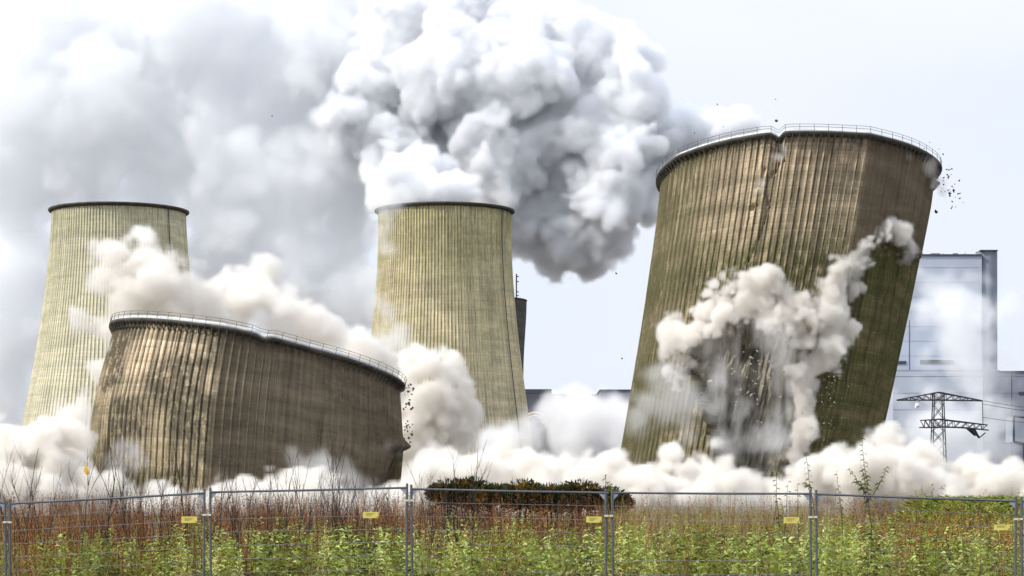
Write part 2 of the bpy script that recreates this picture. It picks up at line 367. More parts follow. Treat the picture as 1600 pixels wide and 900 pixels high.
# --- right tower, toppling to the right with a torn breach
def def_R(deg, T, px, py, rg, nr, nc):
    d = deg-105.
    fade = np.exp(-T*2.2)
    dz = -.62*np.exp(-(d/1.6)**2)*np.clip(1-T*7, 0, 1)
    dr = .9*np.exp(-np.abs(d)/9)*fade - 1.0*np.exp(-(d/2.2)**2)*fade
    e = deg-70.; dr = dr+.9*np.exp(-np.abs(e)/8)*np.clip(1-T*.5, 0, 1)       # a fold down the right side
    e = deg-152.; dr = dr+.5*np.exp(-np.abs(e)/7)
    dr = dr-1.3*np.exp(-((deg-5)/7)**2-(T/.05)**2)
    def fissure(pts, wd, dp):
        d_ = 0*px
        for (xa, ya), (xb, yb) in zip(pts[:-1], pts[1:]):
            t_ = np.clip(((px-xa)*(xb-xa)+(py-ya)*(yb-ya))/((xb-xa)**2+(yb-ya)**2), 0, 1); q_ = np.hypot(px-xa-t_*(xb-xa), py-ya-t_*(yb-ya)); d_ = np.maximum(d_, (q_ < wd*(.6+.5*np.abs(jn))).astype(float))
        return -dp*d_*(np.sin(np.radians(deg)) > 0)
    jn = noise2(nr, nc, 2.5, 8, rg)
    dr = dr+fissure([(1218, 212), (1221, 238), (1216, 262), (1199, 278), (1196, 306), (1203, 322), (1192, 352), (1180, 388), (1162, 420), (1148, 452)], 2.0, .45)
    dr = dr+fissure([(1221, 236), (1226, 250)], 4, 1.)+fissure([(1404, 300), (1399, 330), (1406, 352), (1400, 369)], 1.5, .6)
    g = np.exp(-((px-1197-(py-250)*-.25)/5.)**2)*((py > 262) & (py < 330)); dr = dr-.7*g*(noise2(nr, nc, 3, 6, rg) > -.1)
    return dr, dz
crack = [(1424, 402), (1416, 384), (1400, 369), (1383, 363), (1362, 372), (1345, 388), (1331, 404), (1322, 440), (1313, 480), (1303, 520), (1297, 560), (1281, 605), (1268, 655), (1254, 715)]
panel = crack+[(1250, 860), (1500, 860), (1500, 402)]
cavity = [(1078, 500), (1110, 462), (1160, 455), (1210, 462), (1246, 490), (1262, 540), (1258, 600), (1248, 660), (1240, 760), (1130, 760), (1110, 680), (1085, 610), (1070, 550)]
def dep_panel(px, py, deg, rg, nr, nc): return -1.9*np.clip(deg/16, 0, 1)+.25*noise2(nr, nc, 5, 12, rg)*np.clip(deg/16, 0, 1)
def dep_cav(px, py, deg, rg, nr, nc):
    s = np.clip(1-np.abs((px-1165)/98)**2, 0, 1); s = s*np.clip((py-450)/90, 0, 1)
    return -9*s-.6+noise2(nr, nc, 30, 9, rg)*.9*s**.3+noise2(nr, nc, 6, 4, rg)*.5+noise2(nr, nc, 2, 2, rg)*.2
rowsR = [(1036, 280, 1460, 284, 10), (1028, 340, 1448, 340, 9), (1021, 400, 1437, 400, 8), (1006, 500, 1415, 500, 7), (989, 600, 1395, 600, 6), (973, 700, 1372, 700, 5), (958, 790, 1354, 790, 4)]
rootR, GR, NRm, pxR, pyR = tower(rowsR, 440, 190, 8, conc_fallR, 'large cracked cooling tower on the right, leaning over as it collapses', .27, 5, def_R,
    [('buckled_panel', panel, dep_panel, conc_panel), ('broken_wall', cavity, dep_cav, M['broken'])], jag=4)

# --- left tower, already half sunk
def def_L(deg, T, px, py, rg, nr, nc):
    d = deg-82.
    dz = -.55*np.exp(-(d/1.6)**2)*np.clip(1-T*9, 0, 1)
    dr = .5*np.exp(-np.abs(d)/9)*np.exp(-T*3) - .5*np.exp(-(d/2.)**2)*np.exp(-T*3)
    e = deg-96.; dr = dr+2.3*np.exp(-np.abs(e)/17)                        # the big vertical fold
    dr = dr-.8*np.exp(-((deg-64)/12)**2)
    dr = dr-.9*np.exp(-((deg-57)/1.4)**2)*np.clip((py-640)/30, 0, 1)
    # the buckle low on the right edge
    e = np.clip((py-695)/60, 0, 1); dr = dr-4.5*e*np.exp(-(deg/16)**2)
    dr = dr+1.6*np.exp(-((py-697)/9)**2)*np.exp(-(deg/12)**2)
    return dr, dz
rowsL = [(185, 517, 623, 602, 5.4), (168, 575, 625, 650, 5), (154, 632, 627, 697, 4.5), (147, 700, 624, 750, 4), (140, 790, 616, 828, 3)]
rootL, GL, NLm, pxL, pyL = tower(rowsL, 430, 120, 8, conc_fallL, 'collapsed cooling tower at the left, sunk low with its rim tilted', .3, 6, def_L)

# ------------------------------------------------------------------ flying rubble
def chunk(name, m, sd, rough=.35):
    rg = np.random.default_rng(sd); t = (1+5**.5)/2
    V = np.array([(-1,t,0),(1,t,0),(-1,-t,0),(1,-t,0),(0,-1,t),(0,1,t),(0,-1,-t),(0,1,-t),(t,0,-1),(t,0,1),(-t,0,-1),(-t,0,1)])/1.9
    V = V*rg.uniform(1-rough, 1+rough, (12, 1))*rg.uniform(.45, 1.2, 3)
    Fc = [(0,11,5),(0,5,1),(0,1,7),(0,7,10),(0,10,11),(1,5,9),(5,11,4),(11,10,2),(10,7,6),(7,1,8),(3,9,4),(3,4,2),(3,2,6),(3,6,8),(3,8,9),(4,9,5),(2,4,11),(6,2,10),(8,6,7),(9,8,1)]
    o = obj(name, V, Fc, m); return o
def scatter(proto, pts, label, group):
    out = []
    for i, (px, py, D, s) in enumerate(pts):
        o = proto[0] if i == 0 else None
        if o is None:
            o = proto[i % len(proto)].copy() if proto[i % len(proto)].get('used') else proto[i % len(proto)]
        if o.name not in COL.objects: COL.objects.link(o)
        o['used'] = 1
        o.location = P(px, py, D); o.rotation_euler = tuple(rng.uniform(0, 6, 3)); o.scale = (s,)*3
        tag(o, label, 'concrete chunk', group); out.append(o)
    return out
def protos(m, n=4): return [chunk('concrete_chunk', m, int(rng.integers(1e6))) for _ in range(n)]
used = []
pts = []
for i in range(40):
    t = rng.random(); pts.append((1474+t*22+rng.normal(0, 6), 272+t*40+rng.normal(0, 13), 438+rng.uniform(-5, 5), rng.uniform(.08, .24)*(1.9 if rng.random() < .15 else 1)))
pts += [(1463, 331, 438, .5), (1446, 361, 438, .22), (1500, 302, 438, .2), (1490, 300, 438, .25), (1444, 232, 438, .15), (1453, 222, 438, .12), (1467, 233, 438, .14)]
used += scatter(protos(M['chunk']), pts, 'small dark concrete chunk in the spray off the right tower rim', 'chunks flying off the right rim')
pts = [(1212, 155, 436, .12), (1213, 189, 436, .35), (1200, 174, 436, .12), (1121, 163, 436, .16), (1130, 198, 436, .14), (963, 427, 436, .2), (926, 440, 436, .2), (972, 560, 436, .2), (1085, 208, 436, .14), (425, 181, 436, .16), (448, 318, 436, .14)]
used += scatter(protos(M['chunk']), pts, 'tiny dark concrete speck alone against steam or sky', 'stray specks in the air')
pts = []
for i in range(44):
    t = rng.random()**1.1; pts.append((636+rng.normal(0, 5)+5*(1-t), 600+t*105, 427+rng.uniform(-4, 4), rng.uniform(.1, .3)))
used += scatter(protos(M['chunk']), pts, 'small dark concrete chunk falling beside the left tower right edge', 'chunks falling beside the left tower')
pts = [(rng.uniform(150, 172), rng.uniform(525, 640), 428, rng.uniform(.08, .2)) for i in range(10)]+[(rng.uniform(100, 160), rng.uniform(570, 640), 428, rng.uniform(.07, .14)) for i in range(4)]
used += scatter(protos(M['chunk']), pts, 'tiny dark chunk dropping left of the collapsed tower', 'chunks left of the collapsed tower')
pts = []
for i in range(96):
    pts.append((1180+rng.normal(0, 32), 585+rng.normal(0, 30), rng.uniform(408, 415), rng.uniform(.09, .3)*(1.7 if rng.random() < .1 else 1)))
used += scatter(protos(M['pale_chunk']), pts, 'pale concrete chunk falling inside the breach of the right tower', 'pale chunks in the breach')
pts = []
for i in range(84):
    t = rng.random(); pts.append((1306-50*t+abs(rng.normal(0, 22))*(.4+t), 540+165*t, 411-rng.uniform(0, 3), rng.uniform(.07, .17)))
used += scatter(protos(M['pale_chunk']), pts, 'tiny pale grit below the torn edge of the right tower', 'grit along the torn edge')
for o in used:
    if 'used' in o: del o['used']

# ------------------------------------------------------------------ power station buildings
def bx(name, m, parent, x0, y0, x1, y1, D, depth):
    a = P(x0, y0, D); b = P(x1, y1, D); mb = MB(); mb.box((a[0], D, a[2]), (b[0], D+depth, b[2])); return mb.obj(name, m, parent)
D = 720
g0 = lambda x, D: tuple(P(x, 798, D)*[1, 1, 0])
def ypx(D): return HZ+EYE/D*F
bh = empty('boiler_house', g0(1470, D)); tag(bh, 'tall pale blue boiler house behind the right tower, half veiled by steam', 'building')
bx('wall', M['clad'], bh, 1380, 399, 1534, ypx(D), D, 60)
for k in range(7): bx('cladding_joint', M['clad_mid'], bh, 1380, 418+k*23, 1530, 418.25+k*23, D-.06, .05)
bx('roof_edge', M['seam'], bh, 1378, 397, 1535, 399.4, D-.5, 61)
mb = MB(); c = P(1546, 391, D)*[1, 1, 1]; r = 17/F*D
ring = [(c[0]+r*math.cos(t)*.95, D+4+r*math.sin(t)) for t in np.linspace(0, 2*pi, 33)[:-1]]
mb.add([(x, y, 0) for x, y in ring]+[(x, y, c[2]) for x, y in ring], [(i, (i+1) % 32, 32+(i+1) % 32, 32+i) for i in range(32)]+[tuple(range(32, 64))])
mb.obj('stair_tower', M['clad_mid'], bh, smooth=False)
bx('tower_cap', M['seam'], bh, 1532, 390.3, 1560, 391.2, D-.2, 8)
for x, h in ((1382, 6), (1400, 3), (1441, 5), (1474, 3), (1508, 4), (1536, 5)):
    mb = MB(); mb.tube([P(x, 399, D+2), P(x, 399-h, D+2)], .12, 4); mb.obj('roof_mast', M['seam'], bh)
for x, w_ in ((1408, 9), (1455, 14), (1490, 7)): bx('roof_vent', M['clad_mid'], bh, x, 395.6, x+w_, 397.2, D+8, 4)
for x0, x1, y0, y1 in ((1398, 1416, 564, 569), (1438, 1490, 562.5, 568.5)):
    f = bx('window', M['seam'], bh, x0, y0, x1, y1, D-.25, .2); g = MB(); a = P(x0+.8, y0+.8, D); b = P(x1-.8, y1-.8, D); g.box((a[0], D-.32, a[2]), (b[0], D-.26, b[2]))
    q = g.obj('pane', M['glass'], f); q.location = (0, 0, 0)
    q.data.transform(__import__('mathutils').Matrix.Translation((-bh.location[0], -bh.location[1], 0)))
bx('wall_joint', M['seam'], bh, 1420.4, 500, 1421.4, 578, D-.12, .1); bx('ledge', M['clad_mid'], bh, 1380, 578, 1562, 581, D-3, 2.9)
bx('wall_joint', M['seam'], bh, 1536, 581, 1537.2, ypx(D), D-2.6, .1)
tb = empty('turbine_hall', g0(1600, D-30)); tag(tb, 'lower grey turbine hall at the right edge in front of the boiler house', 'building')
bx('wall', M['clad'], tb, 1395, 580.5, 1537, ypx(D-30), D-30, 26)
bx('grey_wall', M['clad_mid'], tb, 1537.3, 580.5, 1700, ypx(D-30), D-30, 26)
bx('roof_edge', M['seam'], tb, 1562, 579.5, 1700, 580.8, D-30.4, 26)
for x in (1580, 1633): bx('wall_joint', M['seam'], tb, x, 583, x+.9, ypx(D-30), D-30.12, .1)
for x in (1536,): bx('drainpipe', M['seam'], tb, x, 583, x+.9, ypx(D-30), D-30.2, .15)
for x, y in ((1592, 612), (1648, 612)): bx('window', M['glass'], tb, x, y, x+14, y+4.5, D-30.25, .2)
for k, y in enumerate((588+26*i for i in range(8))): bx('cladding_joint', M['seam'], tb, 1395, y, 1700, y+.25, D-30.08, .06)
cv = empty('conveyor_bridge', tuple(P(1640, 700, 640))); tag(cv, 'pale covered conveyor bridge sloping down at the right edge', 'conveyor bridge')
A = [P(1586, 650, 640), P(1700, 668, 640), P(1700, 712, 640), P(1586, 690, 640)]; Bk = [p+[0, 12, 0] for p in A]
obj('housing', A+Bk, [(0, 1, 2, 3), (4, 7, 6, 5), (0, 4, 5, 1), (3, 2, 6, 7), (0, 3, 7, 4), (1, 5, 6, 2)], M['clad'], cv)
mb = MB(); mb.tube([P(1584, 650, 638), P(1584, 690, 638)], .35, 5); mb.tube([P(1584, 650, 638), P(1620, 655.5, 638)], .3, 5); mb.tube([P(1584, 690, 638), P(1620, 697, 638)], .3, 5); mb.tube([P(1600, 697, 638), P(1600, 798, 638)], .4, 5); mb.obj('frame', M['seam'], cv)
D = 1000
mh = empty('machine_hall', g0(880, D)); tag(mh, 'dark slate machine hall just right of the middle tower', 'building')
bx('wall', M['clad_dark'], mh, 800, 615, 885, ypx(D), D, 40); bx('roof_box', M['seam'], mh, 812, 608, 862, 614.6, D+2, 30)
bx('pale_wall', M['clad_mid'], mh, 885.3, 616, 942, ypx(D), D+1, 40)
for k in range(9): bx('cladding_joint', M['seam'], mh, 822, 630+k*16, 885, 630.4+k*16, D-.1, .08)
wh = empty('workshop', g0(980, D)); tag(wh, 'low grey workshop glimpsed beside the foot of the right tower', 'building')
bx('wall', M['clad_mid'], wh, 938, 610, 1030, ypx(D), D-30, 40); bx('roof_edge', M['seam'], wh, 937, 608.5, 1031, 610.3, D-30.5, 41)
dt = empty('flue_duct', tuple(P(838, 668, 980)*[1, 1, 0])); tag(dt, 'cream and orange banded duct arching beside the middle tower foot', 'duct')
for k, (m, n) in enumerate(((M['duct'], 'band'), (M['duct2'], 'band'), (M['duct'], 'band'), (M['seam'], 'band'))):
    mb = MB(); rr = [17, 13.5, 12.5, 9][k]; mb.tube([P(836, 662, 975-0.0)+np.array([math.cos(t)*rr, k*.0-k*.05, math.sin(t)*rr])*.28 for t in np.linspace(-.3, pi*.85, 14)], [.62, .42, .6, .4][k], 6); mb.obj(n, m, dt)
mb = MB(); mb.tube([P(846, 662, 975), P(846, 800, 975)], 1.6, 8); mb.obj('riser', M['seam'], dt)

# pylon
D = 570
def truss(mb, a, b, c, d, n, r):      # a-b upper chord, c-d lower chord
    a, b, c, d = map(np.array, (a, b, c, d)); mb.tube([a, b], r, 4); mb.tube([c, d], r, 4); last = c
    for i in range(1, n+1):
        t = i/n; u = a+(b-a)*t; l = c+(d-c)*t; mb.tube([last, u], r*.6, 4)
        if i < n: mb.tube([u, l], r*.5, 4)
        last = l
py_ = empty('power_pylon', tuple(P(1466, 798, D)*[1, 1, 0])); tag(py_, 'dark lattice power pylon with a drooping lower arm before the turbine hall', 'power pylon')
mb = MB()
for q in (-1.1, 1.1):
    for x in (1459, 1473): mb.tube([P(x, 613, D)+[0, q, 0], P(x+(x-1466)*.9, 798, D)+[0, q*1.8, 0]], .15, 4)
for i in range(9):
    y0 = 613+i*20; y1 = y0+20; a = 7+i*.7
    for q in (-1.1, 1.1):
        mb.tube([P(1466-a, y0, D)+[0, q, 0], P(1466+a, y1, D)+[0, q, 0]], .08, 4); mb.tube([P(1466+a, y0, D)+[0, q, 0], P(1466-a, y1, D)+[0, q, 0]], .08, 4)
mb.obj('mast', M['steel'], py_)
for q, (L0, R0, ap, lo, tl, tr) in enumerate((((1401, 625), (1535, 626), 613, 625, 0, 0), ((1435, 657), (1545, 672), 654, 667, 0, 0))):
    mb = MB()
    for yy in (-1.2, 1.2):
        o_ = np.array([0, yy, 0])
        if q == 0:
            truss(mb, P(1466, ap, D)+o_, P(*L0, D), P(1466, lo, D)+o_, P(L0[0], L0[1]+.5, D), 6, .15); truss(mb, P(1466, ap, D)+o_, P(*R0, D), P(1466, lo, D)+o_, P(R0[0], R0[1]+.5, D), 6, .15)
        else:
            truss(mb, P(1468, 655, D)+o_, P(1438, 657, D), P(1468, 668, D)+o_, P(1436, 668, D), 4, .15)
            truss(mb, P(1468, 655, D)+o_, P(1500, 659, D)+o_, P(1468, 667, D)+o_, P(1502, 668, D)+o_, 3, .15); truss(mb, P(1500, 659, D)+o_, P(1543, 664, D), P(1502, 668, D)+o_, P(1545, 672, D), 4, .16)
            mb.tube([P(1513, 669, D)+o_, P(1524, 680, D)], .35, 4); mb.tube([P(1520, 669, D)+o_, P(1530, 684, D)], .3, 4); mb.tube([P(1530, 684, D), P(1540, 676, D)], .15, 4)
    mb.obj('cross_arm', M['steel'], py_)
mb = MB(); mb.tube([P(1434, 626, D), P(1433, 634, D), P(1431, 638, D)], [.35, .6, .25], 6); mb.tube([P(1435, 632, D), P(1437, 635, D)], .4, 5); mb.obj('insulator', M['white'], py_)
mb = MB(); mb.tube([P(1535, 626, D), P(1536, 668, D)], .1, 4); mb.obj('jumper_wire', M['steel'], py_)
for i, (y0, y1) in enumerate(((626, 640), (631, 646), (652, 660))):
    mb = MB(); mb.tube([P(1535+(1720-1535)*t, y0+(y1-y0)*t+6*math.sin(pi*t), D-t*40) for t in np.linspace(0, 1, 12)], .06, 4)
    o = mb.obj('power_cable', M['steel'], origin=P(1535, y0, D)); tag(o, ['thin power cable from the pylon top arm, uppermost', 'thin power cable from the pylon top arm, second down', 'thin power cable from the pylon lower arm'][i], 'power cable', 'cables strung from the pylon')

# ------------------------------------------------------------------ construction fence
DF = 38.9; PPM = F/DF
pan = [(-300, 8, 800, 785), (15.5, 319.5, 787, 770.5), (328.5, 636, 769, 762), (642.5, 946.5, 764, 770), (956.5, 1266, 770, 771.5), (1275, 1587, 772, 783), (1596, 1905, 783, 792)]
lab = ['wire fence panel cut off by the left picture edge', 'wire fence panel in front of the bare reddish stalks, leftmost whole one', 'wire fence panel in front of the collapsed tower', 'wire fence panel in front of the dark low bushes',
       'wire fence panel below the leaning right tower', 'wire fence panel with tall leafy saplings behind it', 'wire fence panel cut off by the right picture edge']
for i, (x0, x1, y0, y1) in enumerate(pan):
    a, b = P(x0, y0, DF), P(x1, y1, DF); hgt = 2.0; base = a*[1, 1, 0]+[0, 0, a[2]-hgt]
    fp = empty('site_fence', tuple(base)); tag(fp, lab[i], 'fence panel', 'wire fence panels along the field')
    lean = rng.uniform(-.012, .012, 2)
    for p, ln in ((a, lean[0]), (b, lean[1])):
        mb = MB(); mb.tube([p+[ln*2, 0, -hgt], p+[0, 0, .075 if i else .03]], .0215, 10); mb.obj('post', M['galv'], fp)
    mb = MB(); mb.tube([a, (a+b)/2+[0, 0, -.006], b], .0195, 10); mb.obj('top_tube', M['galv'], fp)
    for p, s in ((a, 1), (b, -1)):
        mb = MB(); v = np.array([p+[0, -.006, -.012], p+[s*.12, -.006, -.016], p+[0, -.006, -.15]]); mb.add(np.vstack([v, v+[0, .004, 0]]), [(0, 1, 2), (5, 4, 3), (0, 3, 4, 1), (1, 4, 5, 2), (2, 5, 3, 0)]); mb.obj('corner_plate', M['gusset'], fp)
    mb = MB(); n = 8
    for k in range(1, n):
        z = -.235*k
        q = [a+(b-a)*t+[0, 0, z+rng.normal(0, .004)] for t in np.linspace(0, 1, 9)]; mb.tube(q, .0034, 4)
    for k in range(1, int((b[0]-a[0])/.1)):
        t = k/int((b[0]-a[0])/.1); p = a+(b-a)*t; mb.tube([p+[0, .004, 0], p+[rng.normal(0, .004), .004, -1.9]], .0016, 3)
    mb.obj('wire_mesh', M['wire'], fp)
for i, (x, y, n) in enumerate(((11.5, 816, 0), (323.5, 804.5, 0), (639.5, 782, 1), (1270, 808, 0), (1591, 811, 0), (951, 806, 0))):
    c = P(x, y, DF); root = empty('fence_clamp', tuple(c)); tag(root, ['pale clamp joining posts at the left picture edge', 'pale clamp joining the posts left of the collapsed tower', 'pale clamp joining the posts near the picture middle, set high', 'pale clamp joining the posts under the right tower', 'pale clamp joining the posts by the right picture edge', 'pale clamp joining the posts by the dark low bushes'][i], 'fence clamp', 'clamps joining the fence posts')
    mb = MB(); mb.box(c+[-.075, -.034, -.016], c+[.075, -.024, .016]); mb.box(c+[-.075, .026, -.016], c+[.075, .034, .016]); mb.obj('strap', M['clampm'], root)
    mb = MB(); mb.tube([c+[0, -.045, 0], c+[0, .045, 0]], .009, 6); mb.obj('bolt', M['galv'], root)
for i, (x0, y0, x1, y1) in enumerate(((283.5, 807, 308, 817), (567, 800, 591.5, 809.5), (916, 807, 940, 816.5), (1224.5, 808, 1249, 817.5), (1553, 819.5, 1578, 828.5))):
    a, b = P(x0, y0, DF-.03), P(x1, y1, DF-.03); root = empty('warning_sign', tuple((a+b)/2)); tag(root, ['yellow sign on the fence left of the collapsed tower posts', 'yellow sign on the fence panel before the collapsed tower', 'yellow sign on the fence below the dark low bushes', 'yellow sign on the fence below the breached right tower', 'pale yellow sign on the fence near the right picture edge'][i], 'sign', 'yellow signs on the fence')
    mb = MB(); mb.box(a, b+[0, .004, 0]); mb.obj('plate', M['sign'], root)
    mb = MB()
    for k in range(3 if i < 4 else 2): z = a[2]+(b[2]-a[2])*(.22+.2*k); mb.box((a[0]+.05, a[1]-.003, z), (b[0]-.07-.03*k, a[1]-.001, z-.005))
    mb.box((b[0]-.03, a[1]-.003, b[2]+.012), (b[0]-.012, a[1]-.001, b[2]+.03)); mb.obj('print', M['print'], root)

# ------------------------------------------------------------------ vegetation
def blades(base, d, L, W, bend, rg):
    """quads: base n x3, direction n x3, length, width; a bent two-quad blade each"""
    n = len(base); s = np.cross(d, rg.standard_normal((n, 3))); s /= np.linalg.norm(s, axis=1, keepdims=True)+1e-9
    d2 = d+bend*np.array([0, 0, -1.]); d2 /= np.linalg.norm(d2, axis=1, keepdims=True)
    L = L[:, None]; W = W[:, None]; m = base+d*L*.5; t = m+d2*L*.5
    V = np.stack([base-s*W*.25, base+s*W*.25, m+s*W*.5, m-s*W*.5, t+s*W*.1, t-s*W*.1], 1).reshape(-1, 3)
    k = np.arange(n)[:, None]*6; return V, np.vstack([k+[0, 1, 2, 3], k+[3, 2, 4, 5]])
def stuff(name, mt, parts, label, cat):
    V = np.vstack([p[0] for p in parts]); off = 0; Fs = []; T = []
    for v, f, t in parts: Fs.append(f+off); off += len(v); T.append(t)
    o = obj(name, V, np.vstack(Fs), mt, attr=np.concatenate(T)); tag(o, label, cat, kind='stuff'); return o
def unit(v): return v/(np.linalg.norm(v, axis=1, keepdims=True)+1e-9)
def plants(n, y0, y1, hmin, hmax, nl, leafL, leafW, rise, tint, spread, rg, start=.15, dens=None, hfun=None, droop=.6, stem_w=.006):
    """upright weeds: a stem ribbon and leaves up its length"""
    Y = rg.uniform(y0, y1, n); X = rg.uniform(-.245, .245, n)*Y
    if dens is not None:
        keep = rg.random(n) < dens(X/Y*F+800, Y); X, Y = X[keep], Y[keep]; n = len(X)
    h = rg.uniform(hmin, hmax, n)
    if hfun is not None: h *= hfun(X/Y*F+800, Y)
    lean = rg.normal(0, .09, (n, 2)); t = np.tile(np.linspace(start, 1, nl), n)+rg.uniform(-.02, .02, n*nl); i = np.repeat(np.arange(n), nl)
    b = np.stack([X[i]+lean[i, 0]*h[i]*t**1.5, Y[i]+lean[i, 1]*h[i]*t**1.5, h[i]*t], 1); a = rg.uniform(0, 2*pi, n*nl)
    b[:, 0] += np.cos(a)*spread*(1.05-t)*rg.random(n*nl); b[:, 1] += np.sin(a)*spread*(1.05-t)*rg.random(n*nl)
    d = unit(np.stack([np.cos(a), np.sin(a), rise+rg.normal(0, .4, n*nl)], 1)); sz = rg.uniform(.55, 1.25, n*nl)*(1.1-.5*t)
    V, Fc = blades(b, d, leafL*sz, leafW*sz, droop, rg); tn = np.clip(tint(rg, n, X, Y)[i]+rg.normal(0, .09, n*nl), 0, 1)
    out = [(V, Fc, np.repeat(tn, 6))]
    bb = np.stack([X, Y, 0*X], 1); dd = np.stack([lean[:, 0]*h, lean[:, 1]*h, h], 1); L = np.linalg.norm(dd, axis=1)
    V, Fc = blades(bb, unit(dd), L, np.full(n, stem_w), 0., rg); out.append((V, Fc, np.repeat(np.clip(tint(rg, n, X, Y)-.3, 0, 1), 6)))
    return out
r2 = np.random.default_rng(21)
def clump(r, n, X, Y): return np.clip(.5+.36*np.sin(X*2.3+np.sin(Y*1.7)*2)*np.cos(Y*1.9+X*.7)+r.normal(0, .2, n), .05, 1)
def g_noise(x, s, k): return .5+.5*np.sin(x/s+k)*np.cos(x/s*.37+k*2.1)
# green weeds, nearest, thick and low
hgt_g = lambda x, y: np.where(x < 250, .86, 1.)*(.86+.28*g_noise(x, 37, 1.)+.12*g_noise(x, 11, 3.))
stuff('weeds', M['weed'],
      plants(1150, 39.4, 44, .7, 1.3, 46, .125, .034, .5, lambda r, n, X, Y: clump(r, n, X, Y), .16, r2, .2, hfun=hgt_g, dens=lambda x, y: np.clip(.75+.55*np.sin(x/31.+y*1.3)*np.sin(y*2.1+x/77.), .12, 1)*np.where(x < 110, .3, 1.)) +
      plants(1050, 44, 50, .9, 1.55, 44, .13, .036, .5, lambda r, n, X, Y: clump(r, n, X, Y), .18, r2, .3, hfun=lambda x, y: np.where(x < 260, .78, 1.)*(.85+.25*g_noise(x, 29, 2.)), dens=lambda x, y: np.clip(.8+.6*np.sin(x/43.+y*.9)*np.sin(y*1.3+x/59.+2), .15, 1)) +
      plants(420, 50, 62, 1.2, 1.72, 50, .09, .02, .5, lambda r, n, X, Y: r.uniform(.3, .95, n), .15, r2, .4, dens=lambda x, y: np.where(x < 640, .5, np.where(x < 960, .45, 1.)))
      , 'green leafy weeds growing thick behind the fence', 'weeds')
stuff('broad_weeds', M['weed'], plants(240, 39.6, 43, .7, 1.35, 40, .17, .06, .3, lambda r, n, X, Y: r.choice([.12, .5, .8], n), .2, r2, .2, dens=lambda x, y: x > 60), 'broad leaved weeds in scattered clumps close behind the fence', 'weeds')
stuff('bank_weeds', M['weed'], plants(260, 60, 66, 1.75, 2.3, 44, .13, .04, .6, lambda r, n, X, Y: r.uniform(.0, .75, n), .16, r2, .35, dens=lambda x, y: x > 1350), 'ragged tall weeds on the low bank at the right', 'weeds')
stuff('rust_weeds', M['dock'], plants(1400, 43, 50, 1.0, 1.62, 44, .07, .024, 1.0, lambda r, n, X, Y: r.uniform(.4, 1, n), .10, r2, .2, droop=.4, stem_w=.012, dens=lambda x, y: np.clip((x-1330)/80, .1, 1)), 'rust orange seeding weeds, thickest toward the right end of the fence', 'weeds')
stuff('dock_stalks', M['dock'],
      plants(2600, 44, 58, 1.4, 2.05, 46, .055, .018, 1.1, lambda r, n, X, Y: r.uniform(.0, .85, n), .06, r2, .3, droop=.3, stem_w=.012, dens=lambda x, y: np.where(x < 640, 1., np.where(x < 1000, .8, .45)), hfun=lambda x, y: np.where(x < 660, 1.03, np.where(x < 980, 1.0, .93))) +
      plants(1300, 39.6, 45, .8, 1.5, 40, .055, .016, 1.1, lambda r, n, X, Y: r.uniform(.1, .9, n), .06, r2, .3, droop=.3, stem_w=.01, dens=lambda x, y: np.where(x < 330, 1., .35+.3*np.sin(x/53.))) +
      plants(2200, 58, 95, 1.55, 2.15, 34, .075, .028, 1.1, lambda r, n, X, Y: r.uniform(.2, 1, n), .1, r2, .35, droop=.3, stem_w=.012, dens=lambda x, y: np.where((x > 1010) & (x < 1330), .45, 1))
      , 'rusty brown dead dock stalks standing behind the green weeds', 'dead stalks')
def grass(n, y0, y1, h0, h1, xr, rg, tint=(0, 1), bend=.5):
    Y = rg.uniform(y0, y1, n); X = (rg.uniform(xr[0], xr[1], n)-800)/F*Y; a = rg.uniform(0, 2*pi, n)
    d = unit(np.stack([np.cos(a)*.28, np.sin(a)*.28, np.ones(n)], 1)); V, Fc = blades(np.stack([X, Y, 0*X], 1), d, rg.uniform(h0, h1, n), np.full(n, .011), bend, rg)
    return [(V, Fc, np.repeat(rg.uniform(*tint, n), 6))]
stuff('tall_grass', M['straw'], grass(6000, 39.2, 46, .5, 1.15, (-60, 1660), r2, (.0, .8))+grass(2600, 46, 56, 1.3, 2.05, (960, 1330), r2, (.2, 1), .15)+grass(2400, 46, 60, 1.0, 1.85, (-60, 1660), r2, (.2, 1), .2), 'thin straw coloured grass blades among the weeds', 'grass')
# grassy bank at the right
n = 9000; Y = r2.uniform(62, 74, n); X = (r2.uniform(1330, 1700, n)-800)/F*Y; z = np.clip((X/Y*F+800-1330)/110, 0, 1)*(1.72)*np.clip(1-((Y-68)/7)**2, 0, 1)
a = r2.uniform(0, 2*pi, n); V, Fc = blades(np.stack([X, Y, z], 1), unit(np.stack([np.cos(a)*.7, np.sin(a)*.7, np.ones(n)], 1)), r2.uniform(.25, .62, n), np.full(n, .05), .6, r2)
stuff('bank_grass', M['weed'], [(V, Fc, np.repeat(r2.uniform(.05, .6, n), 6))], 'short green growth on the low bank at the right', 'grass')
xs = np.linspace(1280, 1760, 26); ys = np.linspace(60, 76, 12); VV = []; 
for y in ys:
    for x in xs: VV.append(((x-800)/F*y, y, max(-.05, float(np.clip((x-1330)/110, 0, 1)*1.72*max(0, 1-((y-68)/7)**2)))))
o = obj('bank', VV, [(j*26+i, j*26+i+1, (j+1)*26+i+1, (j+1)*26+i) for j in range(11) for i in range(25)], M['soil'], smooth=True); tag(o, kind='structure')

